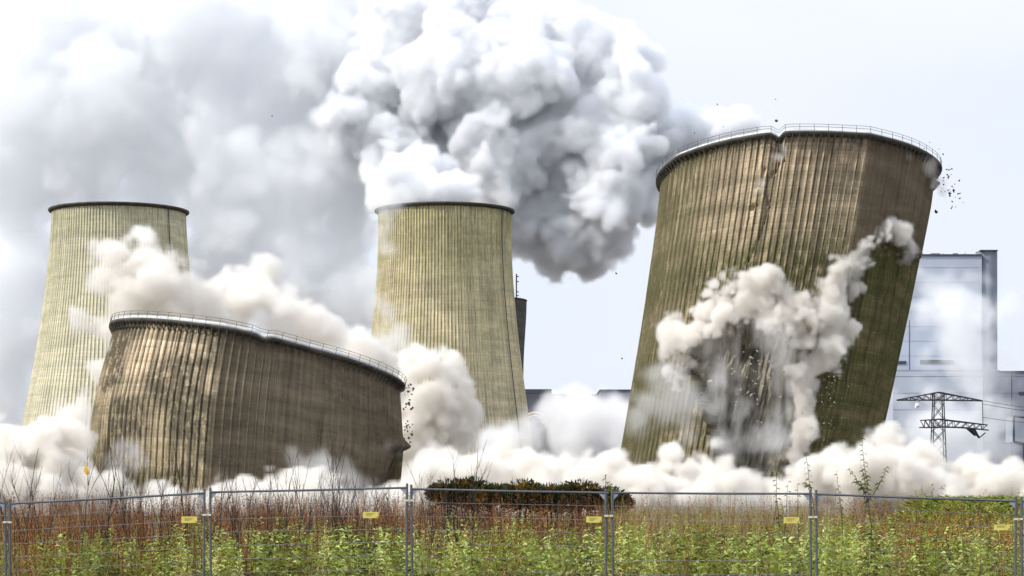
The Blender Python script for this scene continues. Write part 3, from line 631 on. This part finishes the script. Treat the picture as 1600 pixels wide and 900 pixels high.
# dark bushes in the middle
bl = [(702, 754, 20), (733, 749, 24), (776, 757, 26), (818, 754, 22), (862, 759, 26), (903, 753, 24), (948, 764, 22)]
lb = ['dark olive bush at the left end of the low row, below the middle tower', 'tallest dark bush in the low row, second from its left end', 'dark bush with a tawny patch, third from the left of the low row', 'dark green bush in the centre of the low row',
      'dark bush right of the centre of the low row', 'brownish bush near the right end of the low row', 'smallest bush sloping down at the right end of the low row']
for i, (x, y, rp) in enumerate(bl):
    Dn = 66+r2.uniform(-1.5, 1.5); c = P(x, y, Dn); r = rp/F*Dn*1.25; root = empty('bush', (c[0], Dn, 0)); tag(root, lb[i], 'bush', 'dark bushes beyond the weeds')
    nb = 26; ps = []; parts = []
    for k in range(nb+8):
        q = r2.standard_normal(3)*[1.5, 1, 1]; q /= np.linalg.norm(q); q[2] = abs(q[2]); cc = np.array([c[0], Dn, c[2]-r*.95])+q*[r*1.15, r*.8, r*.62]; cr_ = r*r2.uniform(.22, .42); m = 190
        e = r2.standard_normal((m, 3)); e = unit(e); b = cc+e*cr_*r2.uniform(.6, 1, (m, 1)); V, Fc = blades(b, unit(e+[0, 0, .5]), r2.uniform(.05, .13, m), r2.uniform(.03, .06, m), .2, r2)
        parts.append((V, Fc, np.repeat(np.clip(r2.normal(.5 if k % 3 else .88, .17)+r2.normal(0, .12, m), 0, 1), 6)))
    for z in np.linspace(.2, c[2]-r*.5, 4):
        m = 260; e = unit(r2.standard_normal((m, 3))); b = np.array([c[0], Dn, z])+e*[r*1.1, r*.8, .3]; V, Fc = blades(b, e, r2.uniform(.06, .13, m), r2.uniform(.03, .06, m), .2, r2); parts.append((V, Fc, np.repeat(r2.uniform(0, .5, m), 6)))
    Vq = np.vstack([p[0] for p in parts]); off = 0; Fs = []
    for v, f, t in parts: Fs.append(f+off); off += len(v)
    obj('crown', Vq, np.vstack(Fs), M['bush'], root, attr=np.concatenate([p[2] for p in parts]))
    mb = MB()
    for k in range(7):
        a = r2.uniform(0, 6.28); q = r2.uniform(.2, .9)
        tip = [c[0]+math.cos(a)*r*q, Dn+math.sin(a)*r*.6*q, c[2]+r2.uniform(-.15, .22)]; mb.tube([(c[0]+math.cos(a)*.1, Dn, 0), ((c[0]+tip[0])/2, (Dn+tip[1])/2, c[2]*.6), tip], [.03, .015, .004], 4)
    mb.obj('stem', M['bark'], root)

# bare saplings
def bare_mesh(seed, h=2.6):
    rg = np.random.default_rng(seed); mb = MB()
    def branch(p, d, L, r, lvl):
        pts = [p]; n = 7; cur = np.array(p, float); dd = np.array(d, float)
        for k in range(n):
            dd = dd+rg.normal(0, .06, 3)+[0, 0, .035]; dd /= np.linalg.norm(dd); cur = cur+dd*L/n; pts.append(cur.copy())
        mb.tube(pts, list(np.linspace(r, r*.28, n+1)), 4)
        if lvl < 2:
            for k in range([5, 2][lvl]+int(rg.integers(0, 3))):
                i = int(rg.integers(2, 7)); a = rg.uniform(0, 6.28); s = .42 if lvl == 0 else .5
                nd = np.array([math.cos(a)*s, math.sin(a)*s, 1.]); nd = nd/np.linalg.norm(nd)+dd*.3; nd /= np.linalg.norm(nd)
                branch(pts[i], nd, L*rg.uniform(.25, .5), r*.5, lvl+1)
    a = rg.uniform(0, 6.28); branch(np.zeros(3), np.array([math.cos(a)*.1, math.sin(a)*.1, 1]), h, .014, 0)
    return mb
prot = []
groups = {'a': ('bare dark sapling standing left of the collapsed tower', 'bare saplings left of the collapsed tower'),
          'b': ('bare twiggy sapling rising before the collapsed tower', 'bare saplings before the collapsed tower'),
          'c': ('bare sapling between the collapsed tower and the dark bushes', 'bare saplings right of the collapsed tower')}
tops = [(12, 690), (40, 700), (55, 735), (72, 688), (63, 720), (92, 745), (118, 675), (150, 650), (137, 745), (165, 735), (185, 700), (200, 690), (212, 720), (228, 735), (245, 705), (262, 720), (278, 745), (292, 690), (310, 725), (335, 735), (352, 700), (362, 745), (385, 720), (402, 690),
        (420, 735), (438, 745), (455, 690), (470, 720), (486, 690), (497, 735), (512, 660), (508, 725), (528, 700), (540, 735), (552, 745), (566, 690), (580, 725), (596, 745), (607, 720), (330, 690), (372, 680), (446, 720), (478, 700), (30, 740), (105, 735), (175, 750), (257, 680), (232, 700), (395, 745), (520, 715), (560, 720),
        (617, 740), (652, 725), (660, 705), (675, 735), (690, 730), (712, 690), (738, 700), (700, 685), (625, 745), (665, 745)]
for i, (x, y) in enumerate(tops):
    Dn = r2.uniform(41, 47); top = P(x, y, Dn)[2]
    if i < 8:
        o = bare_mesh(100+i).obj('bare_sapling', M['bark']); h = max(v.co.z for v in o.data.vertices); prot.append((o, h)); 
    else:
        o = prot[i % 8][0].copy(); COL.objects.link(o); h = prot[i % 8][1]
    s = top/h; X = (x-800)/F*Dn; o.location = (X, Dn, 0); o.rotation_euler = (0, 0, r2.uniform(0, 6.28)); o.scale = (s*1.05, s*1.05, s)
    l, g = groups['a' if x < 150 else 'b' if x < 612 else 'c']; tag(o, l, 'sapling', g)
lf = P(135, 735, 41.5); mb = MB(); mb.add([lf+[0, 0, .10], lf+[.04, -.02, .03], lf+[.05, 0, -.07], lf+[0, .0, -.09], lf+[-.05, .01, -.01], lf+[-.03, 0, .07]], [(0, 5, 4, 3, 2, 1)])
mb.add([lf+[0, .003, .10], lf+[.04, -.017, .03], lf+[.05, .003, -.07], lf+[0, .003, -.09], lf+[-.05, .013, -.01], lf+[-.03, .003, .07]], [(0, 1, 2, 3, 4, 5)])
o = mb.obj('dry_leaf', M['yleaf'], origin=lf); tag(o, 'single orange yellow leaf clinging to a bare twig at the left', 'leaf')

# leafy saplings on the right
def leafy(x, y, Dn, label, lean, br, seed, nlv=34):
    rg = np.random.default_rng(seed); top = P(x, y, Dn); root = empty('leafy_sapling', (top[0]-lean, Dn, 0)); tag(root, label, 'sapling', 'leafy saplings behind the fence')
    mb = MB(); parts = []
    def run(p0, p1, bow, n, L0):
        ts = np.linspace(0, 1, 12); pts = [p0+(p1-p0)*t+np.array([bow*math.sin(pi*t), 0, 0])+rg.normal(0, .008, 3) for t in ts]; mb.tube(pts, list(np.linspace(.012, .003, 12)), 4)
        t = np.linspace(.35, 1, n); b = np.array([p0+(p1-p0)*q+np.array([bow*math.sin(pi*q), 0, 0]) for q in t]); a = np.where(np.arange(n) % 2, 0, pi)+rg.normal(0, .6, n)
        d = unit(np.stack([np.cos(a), np.sin(a)*.6, rg.normal(-.1, .25, n)], 1)); V, Fc = blades(b, d, L0*rg.uniform(.7, 1.2, n)*(1.2-.6*t), np.full(n, .034)*(1.2-.5*t), .9, rg); parts.append((V, Fc, np.repeat(rg.uniform(0, .5, n), 6)))
    b0 = np.array(root.location); run(b0, top, -lean*.3, nlv, .13)
    for bx_, by_, t0 in br: p = b0+(top-b0)*t0; run(p, P(bx_, by_, Dn), .05, 14, .12)
    Vq = np.vstack([p[0] for p in parts]); off = 0; Fs = []
    for v, f, t in parts: Fs.append(f+off); off += len(v)
    obj('foliage', Vq, np.vstack(Fs), M['weed'], root, attr=np.concatenate([p[2] for p in parts])); mb.obj('stem', M['bark'], root)
leafy(1210, 721, 43, 'slender leafy sapling in front of the breach of the right tower', -.12, [], 1)
leafy(1258, 708, 42.5, 'leafy sapling bent left below the foot of the crack', -.25, [(1256, 754, .75)], 2)
leafy(1307, 736, 43, 'short leafy sapling just left of the tallest one', -.15, [], 3, 24)
leafy(1346, 686, 42, 'tallest leafy sapling with side branches, below the right tower', -.2, [(1326, 732, .62), (1385, 730, .6), (1345, 728, .6), (1334, 752, .66)], 4, 46)
leafy(1232, 752, 44, 'low faint leafy sapling between two taller ones', .1, [], 5, 16)
leafy(1246, 757, 43, 'shortest dark leafy sapling beside the bent one', -.03, [], 6, 14)
leafy(946, 742, 43, 'leafy sapling poking up by the posts next to the dark bushes', -.05, [(952, 752, .8)], 8, 22)

# ------------------------------------------------------------------ dust and steam: real volumes, grown as clusters of billows
def cloud(name, label, lo, hi, vox, blobs, seed, dens, col, soft=1., grain=.6, levels=(7, 6), child=(.32, .52), an=0., warp=1., scale=1., thin=None):
    rg = np.random.default_rng(seed); lo = np.array(lo, float); n = np.ceil((np.array(hi)-lo)/vox).astype(int)
    Dn = np.full(n, -99, np.float32); L = [(np.array(b[:3], float), b[3]) for b in blobs]; cur = L
    for k in levels:
        nx = []
        for c, r in cur:
            for _ in range(k):
                d = rg.standard_normal(3); d /= np.linalg.norm(d)
                if rg.random() < .7: d[1] = -abs(d[1])*.8
                nx.append((c+d*r*.85, r*rg.uniform(*child)))
        L = L+nx; cur = nx
    W = [noise3(n, vox, 9*scale, rg)*1.7*warp*scale+noise3(n, vox, 4*scale, rg)*.8*warp*scale for _ in range(3)]
    ax = [lo[a]+np.arange(n[a])*vox for a in range(3)]; pad = 4*scale*warp
    for c, r in L:
        i0 = np.maximum(0, ((c-r-pad-lo)/vox).astype(int)); i1 = np.minimum(n, ((c+r+pad-lo)/vox).astype(int)+1)
        if (i1 <= i0).any(): continue
        s = tuple(slice(i0[a], i1[a]) for a in range(3))
        g = [ax[0][s[0]][:, None, None]-c[0], ax[1][s[1]][None, :, None]-c[1], ax[2][s[2]][None, None, :]-c[2]]
        np.maximum(Dn[s], r-np.sqrt((g[0]+W[0][s])**2+(g[1]+W[1][s])**2+(g[2]+W[2][s])**2), out=Dn[s])
    Dn += (np.abs(noise3(n, vox, 6*scale, rg))*1.5+np.abs(noise3(n, vox, 3.*scale, rg))*.95+np.abs(noise3(n, vox, 1.5*scale, rg))*.5+noise3(n, vox, .8*scale, rg)*.16-1.6)*grain*scale
    Dn = np.clip(Dn/(1.5*soft*scale)+.42, 0, 1); Dn = Dn*Dn*(3-2*Dn)
    if thin is not None: Dn *= thin(ax, n)
    for a in range(3):      # fade at the box so no face is cut
        e = np.minimum(np.arange(n[a]), np.arange(n[a])[::-1])/4.; sh = [1, 1, 1]; sh[a] = -1; Dn *= np.clip(e, 0, 1).reshape(sh)
    me = bpy.data.meshes.new(name); me.vertices.add(int(n.prod())); at = me.attributes.new('density', 'FLOAT', 'POINT'); at.data.foreach_set('value', np.ascontiguousarray(Dn).ravel())
    o = bpy.data.objects.new(name, me); COL.objects.link(o); tag(o, label, 'dust' if 'dust' in name else 'steam', kind='stuff')
    ng = bpy.data.node_groups.new(name, 'GeometryNodeTree'); ng.is_modifier = True
    ng.interface.new_socket('Geometry', in_out='INPUT', socket_type='NodeSocketGeometry'); ng.interface.new_socket('Geometry', in_out='OUTPUT', socket_type='NodeSocketGeometry')
    N = ng.nodes; K = ng.links; gi = N.new('NodeGroupInput'); go = N.new('NodeGroupOutput'); vc = N.new('GeometryNodeVolumeCube')
    vc.inputs['Min'].default_value = lo; vc.inputs['Max'].default_value = lo+(n-1)*vox
    for a, k in enumerate('XYZ'): vc.inputs['Resolution '+k].default_value = int(n[a])
    po = N.new('GeometryNodeInputPosition'); v = po.outputs[0]
    for op, b in (('SUBTRACT', tuple(lo)), ('DIVIDE', (vox,)*3), ('ADD', (.5,)*3), ('FLOOR', None)):
        m = N.new('ShaderNodeVectorMath'); m.operation = op; K.new(v, m.inputs[0]); v = m.outputs[0]
        if b: m.inputs[1].default_value = b
    sep = N.new('ShaderNodeSeparateXYZ'); K.new(v, sep.inputs[0])
    def im(op, a, b):
        m = N.new('FunctionNodeIntegerMath'); m.operation = op
        for i, q in enumerate((a, b)):
            if isinstance(q, int): m.inputs[i].default_value = q
            else: K.new(q, m.inputs[i])
        return m.outputs[0]
    idx = im('ADD', im('MULTIPLY', im('ADD', im('MULTIPLY', sep.outputs[0], int(n[1])), sep.outputs[1]), int(n[2])), sep.outputs[2])
    na = N.new('GeometryNodeInputNamedAttribute'); na.data_type = 'FLOAT'; na.inputs[0].default_value = 'density'
    si = N.new('GeometryNodeSampleIndex'); si.data_type = 'FLOAT'; K.new(gi.outputs[0], si.inputs['Geometry']); K.new(na.outputs[0], si.inputs['Value']); K.new(idx, si.inputs['Index'])
    K.new(si.outputs[0], vc.inputs['Density']); sm = N.new('GeometryNodeSetMaterial'); K.new(vc.outputs[0], sm.inputs[0]); K.new(sm.outputs[0], go.inputs[0])
    m = bpy.data.materials.new(name); m.use_nodes = True; t = m.node_tree; t.nodes.clear(); out = t.nodes.new('ShaderNodeOutputMaterial'); pv = t.nodes.new('ShaderNodeVolumePrincipled')
    pv.inputs['Color'].default_value = (*col, 1); pv.inputs['Density'].default_value = dens; pv.inputs['Anisotropy'].default_value = an; t.links.new(pv.outputs[0], out.inputs['Volume'])
    sm.inputs['Material'].default_value = m; me.materials.append(m); md = o.modifiers.new('grow', 'NODES'); md.node_group = ng
    print('cloud', name, n, len(L)); return o

r3 = np.random.default_rng(77)
def B(px, py, D, rp): return (*P(px, py, D), rp/F*D)
def region(x0, x1, ytop, ybot, D0, D1): a = P(x0, ytop, D0); b = P(x1, ybot, D1); c = P(x0, ytop, D1); d = P(x1, ybot, D0); return (min(a[0], c[0]), D0, min(b[2], d[2])), (max(b[0], d[0]), D1, max(a[2], c[2]))
WARM = (.938, .918, .882); NEUT = (.935, .93, .925); COOL = (.977, .984, .994); BANK = (.984, .990, .997)

# 1 rolling dust along the ground
bl = []
prof = [(-60, 690), (0, 690), (60, 690), (120, 690), (150, 748), (200, 764), (620, 768), (640, 725), (670, 706), (720, 716), (770, 712), (800, 700), (850, 706), (900, 704), (950, 712), (985, 730), (1040, 718), (1090, 708), (1130, 726), (1180, 740), (1250, 734), (1300, 712), (1350, 702), (1385, 684), (1430, 696), (1480, 704), (1530, 708), (1600, 710), (1660, 710)]
pxs, pys = zip(*prof)
for x in np.arange(-50, 1660, 17):
    top = np.interp(x, pxs, pys); rr = r3.uniform(8, 15) if 150 < x < 625 else r3.uniform(18, 26 if (x < 200 or 590 < x < 700) else 42)
    bl.append(B(x, top+rr*1.1+r3.uniform(-8, 8), r3.uniform(386, 400), rr))
    y = top+rr*2.3
    while y < 800: bl.append(B(x+r3.uniform(-8, 8), y, r3.uniform(383, 402), r3.uniform(18, 28))); y += 24
lo, hi = region(-70, 1670, 630, 806, 374, 416); lo = (lo[0], lo[1], -2.5)
cloud('ground_dust', 'cream dust rolling along the ground in front of the towers', lo, hi, .5, bl, 11, .9, WARM, soft=1.6, grain=1.7, levels=(7, 6), child=(.28, .5), scale=.75, warp=1.2)
# 2 dust behind the collapsed left tower
bl = [B(178, 398, 545, 30), B(215, 420, 550, 38), B(245, 450, 540, 40), B(200, 470, 545, 45), B(165, 440, 548, 30), B(300, 470, 545, 42), B(360, 478, 545, 45), B(420, 482, 545, 42), B(470, 520, 545, 40), B(520, 545, 545, 36), B(160, 520, 550, 42),
      B(150, 600, 550, 45), B(110, 670, 550, 35), B(60, 690, 550, 34), B(10, 700, 550, 34), B(250, 520, 550, 50), B(340, 540, 550, 50), B(430, 560, 550, 50), B(330, 445, 552, 24), B(405, 440, 552, 26), B(440, 460, 550, 24), B(100, 720, 550, 40), B(30, 740, 550, 40), B(560, 590, 550, 40), B(500, 620, 550, 50)]
bl = [(b[0]+(3.2 if b[2] > 30 else 0), b[1], b[2], b[3]*.84) for b in bl]
lo, hi = region(-60, 640, 340, 806, 505, 590)
cloud('tower_dust', 'pale dust billowing up behind the collapsed left tower', lo, hi, .85, bl, 12, .45, WARM, soft=1.6, grain=1.6, levels=(8, 7), child=(.28, .52), scale=1.05, warp=1.3)
# 3 dust right of the collapsed tower
bl = [B(640, 580, 500, 24), B(670, 575, 500, 26), B(700, 590, 500, 26), B(712, 620, 500, 24), B(690, 650, 500, 32), B(655, 640, 500, 34), B(640, 690, 500, 36), B(690, 710, 500, 34), B(650, 560, 505, 16), B(740, 738, 500, 28), B(790, 730, 500, 26), B(640, 740, 500, 30), B(620, 620, 505, 26), B(830, 740, 500, 26)]
lo, hi = region(560, 900, 520, 806, 478, 525)
cloud('edge_dust', 'cream dust boiling up right of the collapsed tower', lo, hi, .6, bl, 13, .7, WARM, soft=1.5, grain=1.6, levels=(8, 7), child=(.28, .52), warp=1.4, scale=.8)
# 4 dust bursting from the breach
bl = []
for x, y, rr, dd in ((1078, 492, 12, 0), (1092, 462, 13, 0), (1110, 440, 12, 0), (1104, 480, 18, 0), (1135, 462, 16, 0), (1160, 458, 15, 0), (1188, 452, 15, 0), (1215, 462, 15, 0), (1236, 478, 15, 0), (1130, 490, 20, 0), (1165, 482, 18, 0), (1205, 486, 17, 0), (1072, 520, 12, 0), (1080, 545, 13, 0), (1098, 522, 16, 0), (1230, 505, 14, 0), (1066, 568, 8, 0), (1072, 592, 8, 0), (1118, 515, 15, 0)):
    th = math.acos(np.clip((x-1205)/207, -1, 1)); bl.append(B(x, y, 438-27*math.sin(th)-1.6, rr*1.25))
lo, hi = region(1035, 1275, 405, 625, 393, 424)
cloud('breach_dust', 'cream dust bursting out of the breach in the right tower', lo, hi, .36, bl, 14, 1.0, WARM, soft=1.8, grain=2.1, levels=(9, 7), child=(.25, .5), warp=1.8, scale=.48)
# 4b finer dust raining down inside the opening
bl = [B(x, y, 411+r3.uniform(-2, 2), rr) for x, y, rr in ((1095, 540, 18), (1110, 580, 20), (1120, 620, 20), (1140, 660, 18), (1140, 540, 20), (1165, 520, 18), (1195, 530, 20), (1225, 550, 18), (1235, 600, 14), (1230, 650, 14), (1160, 580, 16), (1200, 690, 18), (1150, 700, 16))]
lo, hi = region(1060, 1265, 500, 735, 401, 421)
cloud('raining_dust', 'grey dust raining in streaks down the breach', lo, hi, .36, bl, 31, .2, NEUT, soft=4.5, grain=1., levels=(6, 4), scale=.8,
      thin=lambda ax, n: np.clip(noise3(n, .36, (1.1, 3, 13), np.random.default_rng(5))*.9+.15, 0, 1.2))
# 5 dust streaming along the crack
bl = []
cp = [(1418, 394, 6), (1408, 381, 8), (1390, 371, 9), (1368, 374, 10), (1348, 386, 11), (1332, 403, 13), (1318, 420, 15), (1308, 440, 17), (1296, 465, 18), (1290, 490, 18), (1292, 515, 16), (1290, 540, 16), (1278, 560, 14), (1268, 590, 16), (1262, 620, 15), (1256, 650, 14), (1250, 680, 13), (1246, 705, 13), (1258, 470, 13), (1300, 548, 10)]
for (x0, y0, r0), (x1, y1, r1) in zip(cp[:-2], cp[1:-1]):
    for t in (0, .25, .5, .75):
        x, y, rr = x0+(x1-x0)*t+r3.normal(0, 2), y0+(y1-y0)*t, (r0+(r1-r0)*t)*1.08; cx, rw = 1228-(y-400)*.17, 207
        th = math.acos(np.clip((x-cx)/rw, -1, 1)); bl.append(B(x, y, 440-27*math.sin(th)-1.0-rr*.05, rr))
bl += [B(1256, 472, 410, 15), B(1296, 546, 409, 10), B(1240, 490, 410, 15), B(1318, 408, 411, 16)]
lo, hi = region(1215, 1440, 345, 735, 396, 430)
cloud('crack_dust', 'cream dust streaming down along the crack of the right tower', lo, hi, .34, bl, 15, 1.3, WARM, soft=2.2, grain=1.9, levels=(12, 6), child=(.3, .6), warp=1.9, scale=.42, thin=lambda ax, n: np.clip(noise3(n, .34, (.8, 1.5, 6), np.random.default_rng(8))*.55+.85, .1, 1.3))
# 6 thin steam before the boiler house
bl = [B(1450+r3.uniform(-10, 100), r3.uniform(425, 690), 640+r3.uniform(-10, 10), r3.uniform(16, 30)) for _ in range(26)]+[B(1545, 700, 640, 30), B(1480, 700, 640, 34), B(1430, 640, 640, 20), B(1560, 480, 640, 14), B(1500, 420, 640, 16), B(1455, 430, 640, 18)]
lo, hi = region(1380, 1620, 395, 806, 615, 668)
cloud('drifting_steam', 'thin bluish steam drifting in front of the boiler house', lo, hi, .9, bl, 16, .1, COOL, soft=3.4, grain=2.2, levels=(7, 6), child=(.28, .5), scale=1.3, warp=1.3)
# 7 low smoke between the towers
bl = [B(r3.uniform(835, 1010), r3.uniform(650, 740), 600+r3.uniform(-12, 12), r3.uniform(18, 32)) for _ in range(26)]+[B(905, 635, 600, 16), B(960, 640, 600, 20), B(935, 622, 600, 9), B(875, 655, 600, 18), B(800, 690, 600, 26), B(775, 700, 600, 26)]
lo, hi = region(740, 1060, 595, 806, 570, 632)
cloud('low_smoke', 'grey white smoke between the middle tower and the right tower', lo, hi, .9, bl, 17, .2, NEUT, soft=2.2, grain=1.3, levels=(5, 4), scale=1.3)
# 8 wisps over the feet of the right tower
bl = [B(1020, 640, 402, 18), B(1045, 620, 402, 18), B(1060, 590, 402, 14), B(1000, 665, 402, 16), B(1055, 650, 402, 24), B(1085, 665, 402, 22), B(1030, 600, 404, 14), B(1140, 690, 400, 20), B(1165, 640, 400, 16), B(1180, 690, 400, 20), B(1215, 690, 400, 16), B(1010, 585, 404, 10), B(1155, 610, 401, 12), B(1090, 640, 401, 14)]
lo, hi = region(960, 1260, 560, 730, 388, 412)
cloud('foot_dust', 'thin dust drifting over the foot of the right tower', lo, hi, .5, bl, 18, .11, NEUT, soft=2.4, grain=1.2, levels=(6, 4), scale=1.)
# 9 wisps on the left tower
bl = [B(200, 705, 396, 16), B(215, 735, 396, 14), B(180, 730, 396, 16), B(500, 730, 396, 16), B(470, 712, 396, 14), B(530, 745, 396, 16), B(560, 740, 396, 14), B(440, 745, 396, 16), B(480, 745, 396, 18), B(600, 745, 396, 10)]
lo, hi = region(150, 640, 660, 790, 384, 408)
cloud('wispy_dust', 'wisps of pale dust drifting over the base of the collapsed tower', lo, hi, .5, bl, 19, .11, NEUT, soft=2.2, grain=1.2, levels=(6, 4), scale=.9)
# 10 great steam plume
bl = []
for x, y, rr in ((905, 85, 62), (850, 70, 50), (950, 110, 60), (985, 150, 48), (820, 120, 66), (880, 160, 80), (760, 160, 80), (700, 110, 70), (640, 60, 80), (700, 40, 60), (600, 140, 80), (940, 210, 70), (990, 240, 55), (1050, 215, 52), (1110, 205, 40), (1150, 195, 26), (1040, 265, 45), (860, 240, 80), (780, 240, 70), (890, 310, 70), (950, 310, 58), (1010, 310, 30),
                 (850, 370, 44), (900, 375, 50), (950, 370, 40), (860, 410, 26), (690, 250, 66), (640, 230, 62), (600, 250, 52), (560, 210, 56), (650, 290, 42), (700, 300, 36), (600, 300, 34), (770, 310, 52), (810, 340, 40), (750, 280, 50)):
    bl.append(B(x, y, 1060+r3.uniform(-16, 16), rr))
bl += [B(772, 60, 1060, 50), B(790, 20, 1062, 46), B(740, 10, 1060, 50), B(760, 120, 1056, 40), B(690, 310, 950, 30), B(640, 300, 950, 34), B(720, 300, 960, 24), B(660, 270, 980, 40)]
lo, hi = region(480, 1230, -40, 470, 905, 1120)
cloud('steam_plume', 'great white steam plume rising behind the middle tower', lo, hi, 1.1, bl, 20, .34, COOL, soft=1.0, grain=.9, levels=(8, 6, 4), scale=1.7, warp=1.1, child=(.32, .55))
# 11 soft steam filling the left sky
bl = []
for x, y, rr in ((480, 60, 90), (380, 40, 90), (280, 60, 90), (180, 40, 90), (80, 60, 90), (0, 100, 90), (60, 180, 90), (160, 170, 90), (270, 170, 90), (380, 160, 90), (480, 170, 80), (540, 120, 80), (40, 280, 80), (140, 260, 70), (260, 260, 70), (370, 260, 80), (470, 280, 80), (540, 300, 60), (0, 360, 70), (40, 430, 70), (20, 520, 70), (340, 350, 50), (400, 350, 60), (460, 380, 60), (530, 390, 50), (350, 400, 50), (440, 440, 60), (520, 460, 60), (10, 600, 50), (560, 460, 50), (320, 320, 40), (-30, 240, 80), (-40, 480, 70)):
    bl.append(B(x, y, 1080+r3.uniform(-14, 14), rr))
bl += [B(x, y, 1085, 80) for x, y in ((20, -30), (150, -60), (290, -40), (420, -50), (560, -30), (600, 60))]
lo, hi = region(-90, 720, -120, 680, 1000, 1150)
cloud('steam_bank', 'soft pale steam filling the sky above the left towers', lo, hi, 1.5, bl, 21, .07, BANK, soft=1.7, grain=1.7, levels=(8, 7), child=(.28, .52), scale=2.0, warp=1.1)
# small puffs where the shells are tearing
bl = [B(1218, 232, 410, 4), B(1216, 244, 410, 4), B(1200, 285, 410, 3.5), B(1198, 300, 410, 3)]+[B(1415+i*6, 243+i*i*.55+i*.6, 438-27*math.sin(math.acos(min(1, (1415+i*6-1249)/214)))-.8, 4.5) for i in range(9)]+[B(1461, 286, 436, 5)]
lo, hi = region(1180, 1485, 215, 320, 404, 441)
cloud('rim_dust', 'small puffs of dust along the rim of the right tower', lo, hi, .4, bl, 41, .35, WARM, soft=2.4, grain=1.2, levels=(6, 4), scale=.45)
bl = [B(346, 530+i*17, 402, 5-.3*i) for i in range(6)]+[B(176, 528, 424, 8), B(182, 540, 420, 8), B(172, 548, 424, 6), B(618, 694, 424, 6), B(606, 696, 418, 5), B(626, 704, 425, 7), B(634, 612, 428, 7)]
lo, hi = region(140, 660, 505, 730, 396, 434)
cloud('puffing_dust', 'small puffs of dust at the fold and edges of the collapsed tower', lo, hi, .5, bl, 42, .3, WARM, soft=2.4, grain=1.2, levels=(6, 4), scale=.5)
# 12 steam curling over the shoulder of the middle tower
bl = [B(598, 335, 862, 16), B(612, 318, 862, 18), B(590, 360, 862, 12), B(640, 306, 864, 14), B(600, 390, 862, 10), B(582, 430, 860, 14), B(588, 480, 860, 20), B(600, 530, 860, 26), B(620, 570, 860, 30)]
lo, hi = region(545, 690, 280, 640, 840, 885)
cloud('curling_steam', 'thin steam curling over the left shoulder of the middle tower', lo, hi, .9, bl, 22, .09, COOL, soft=3, grain=1.2, levels=(5, 4), scale=1.5)
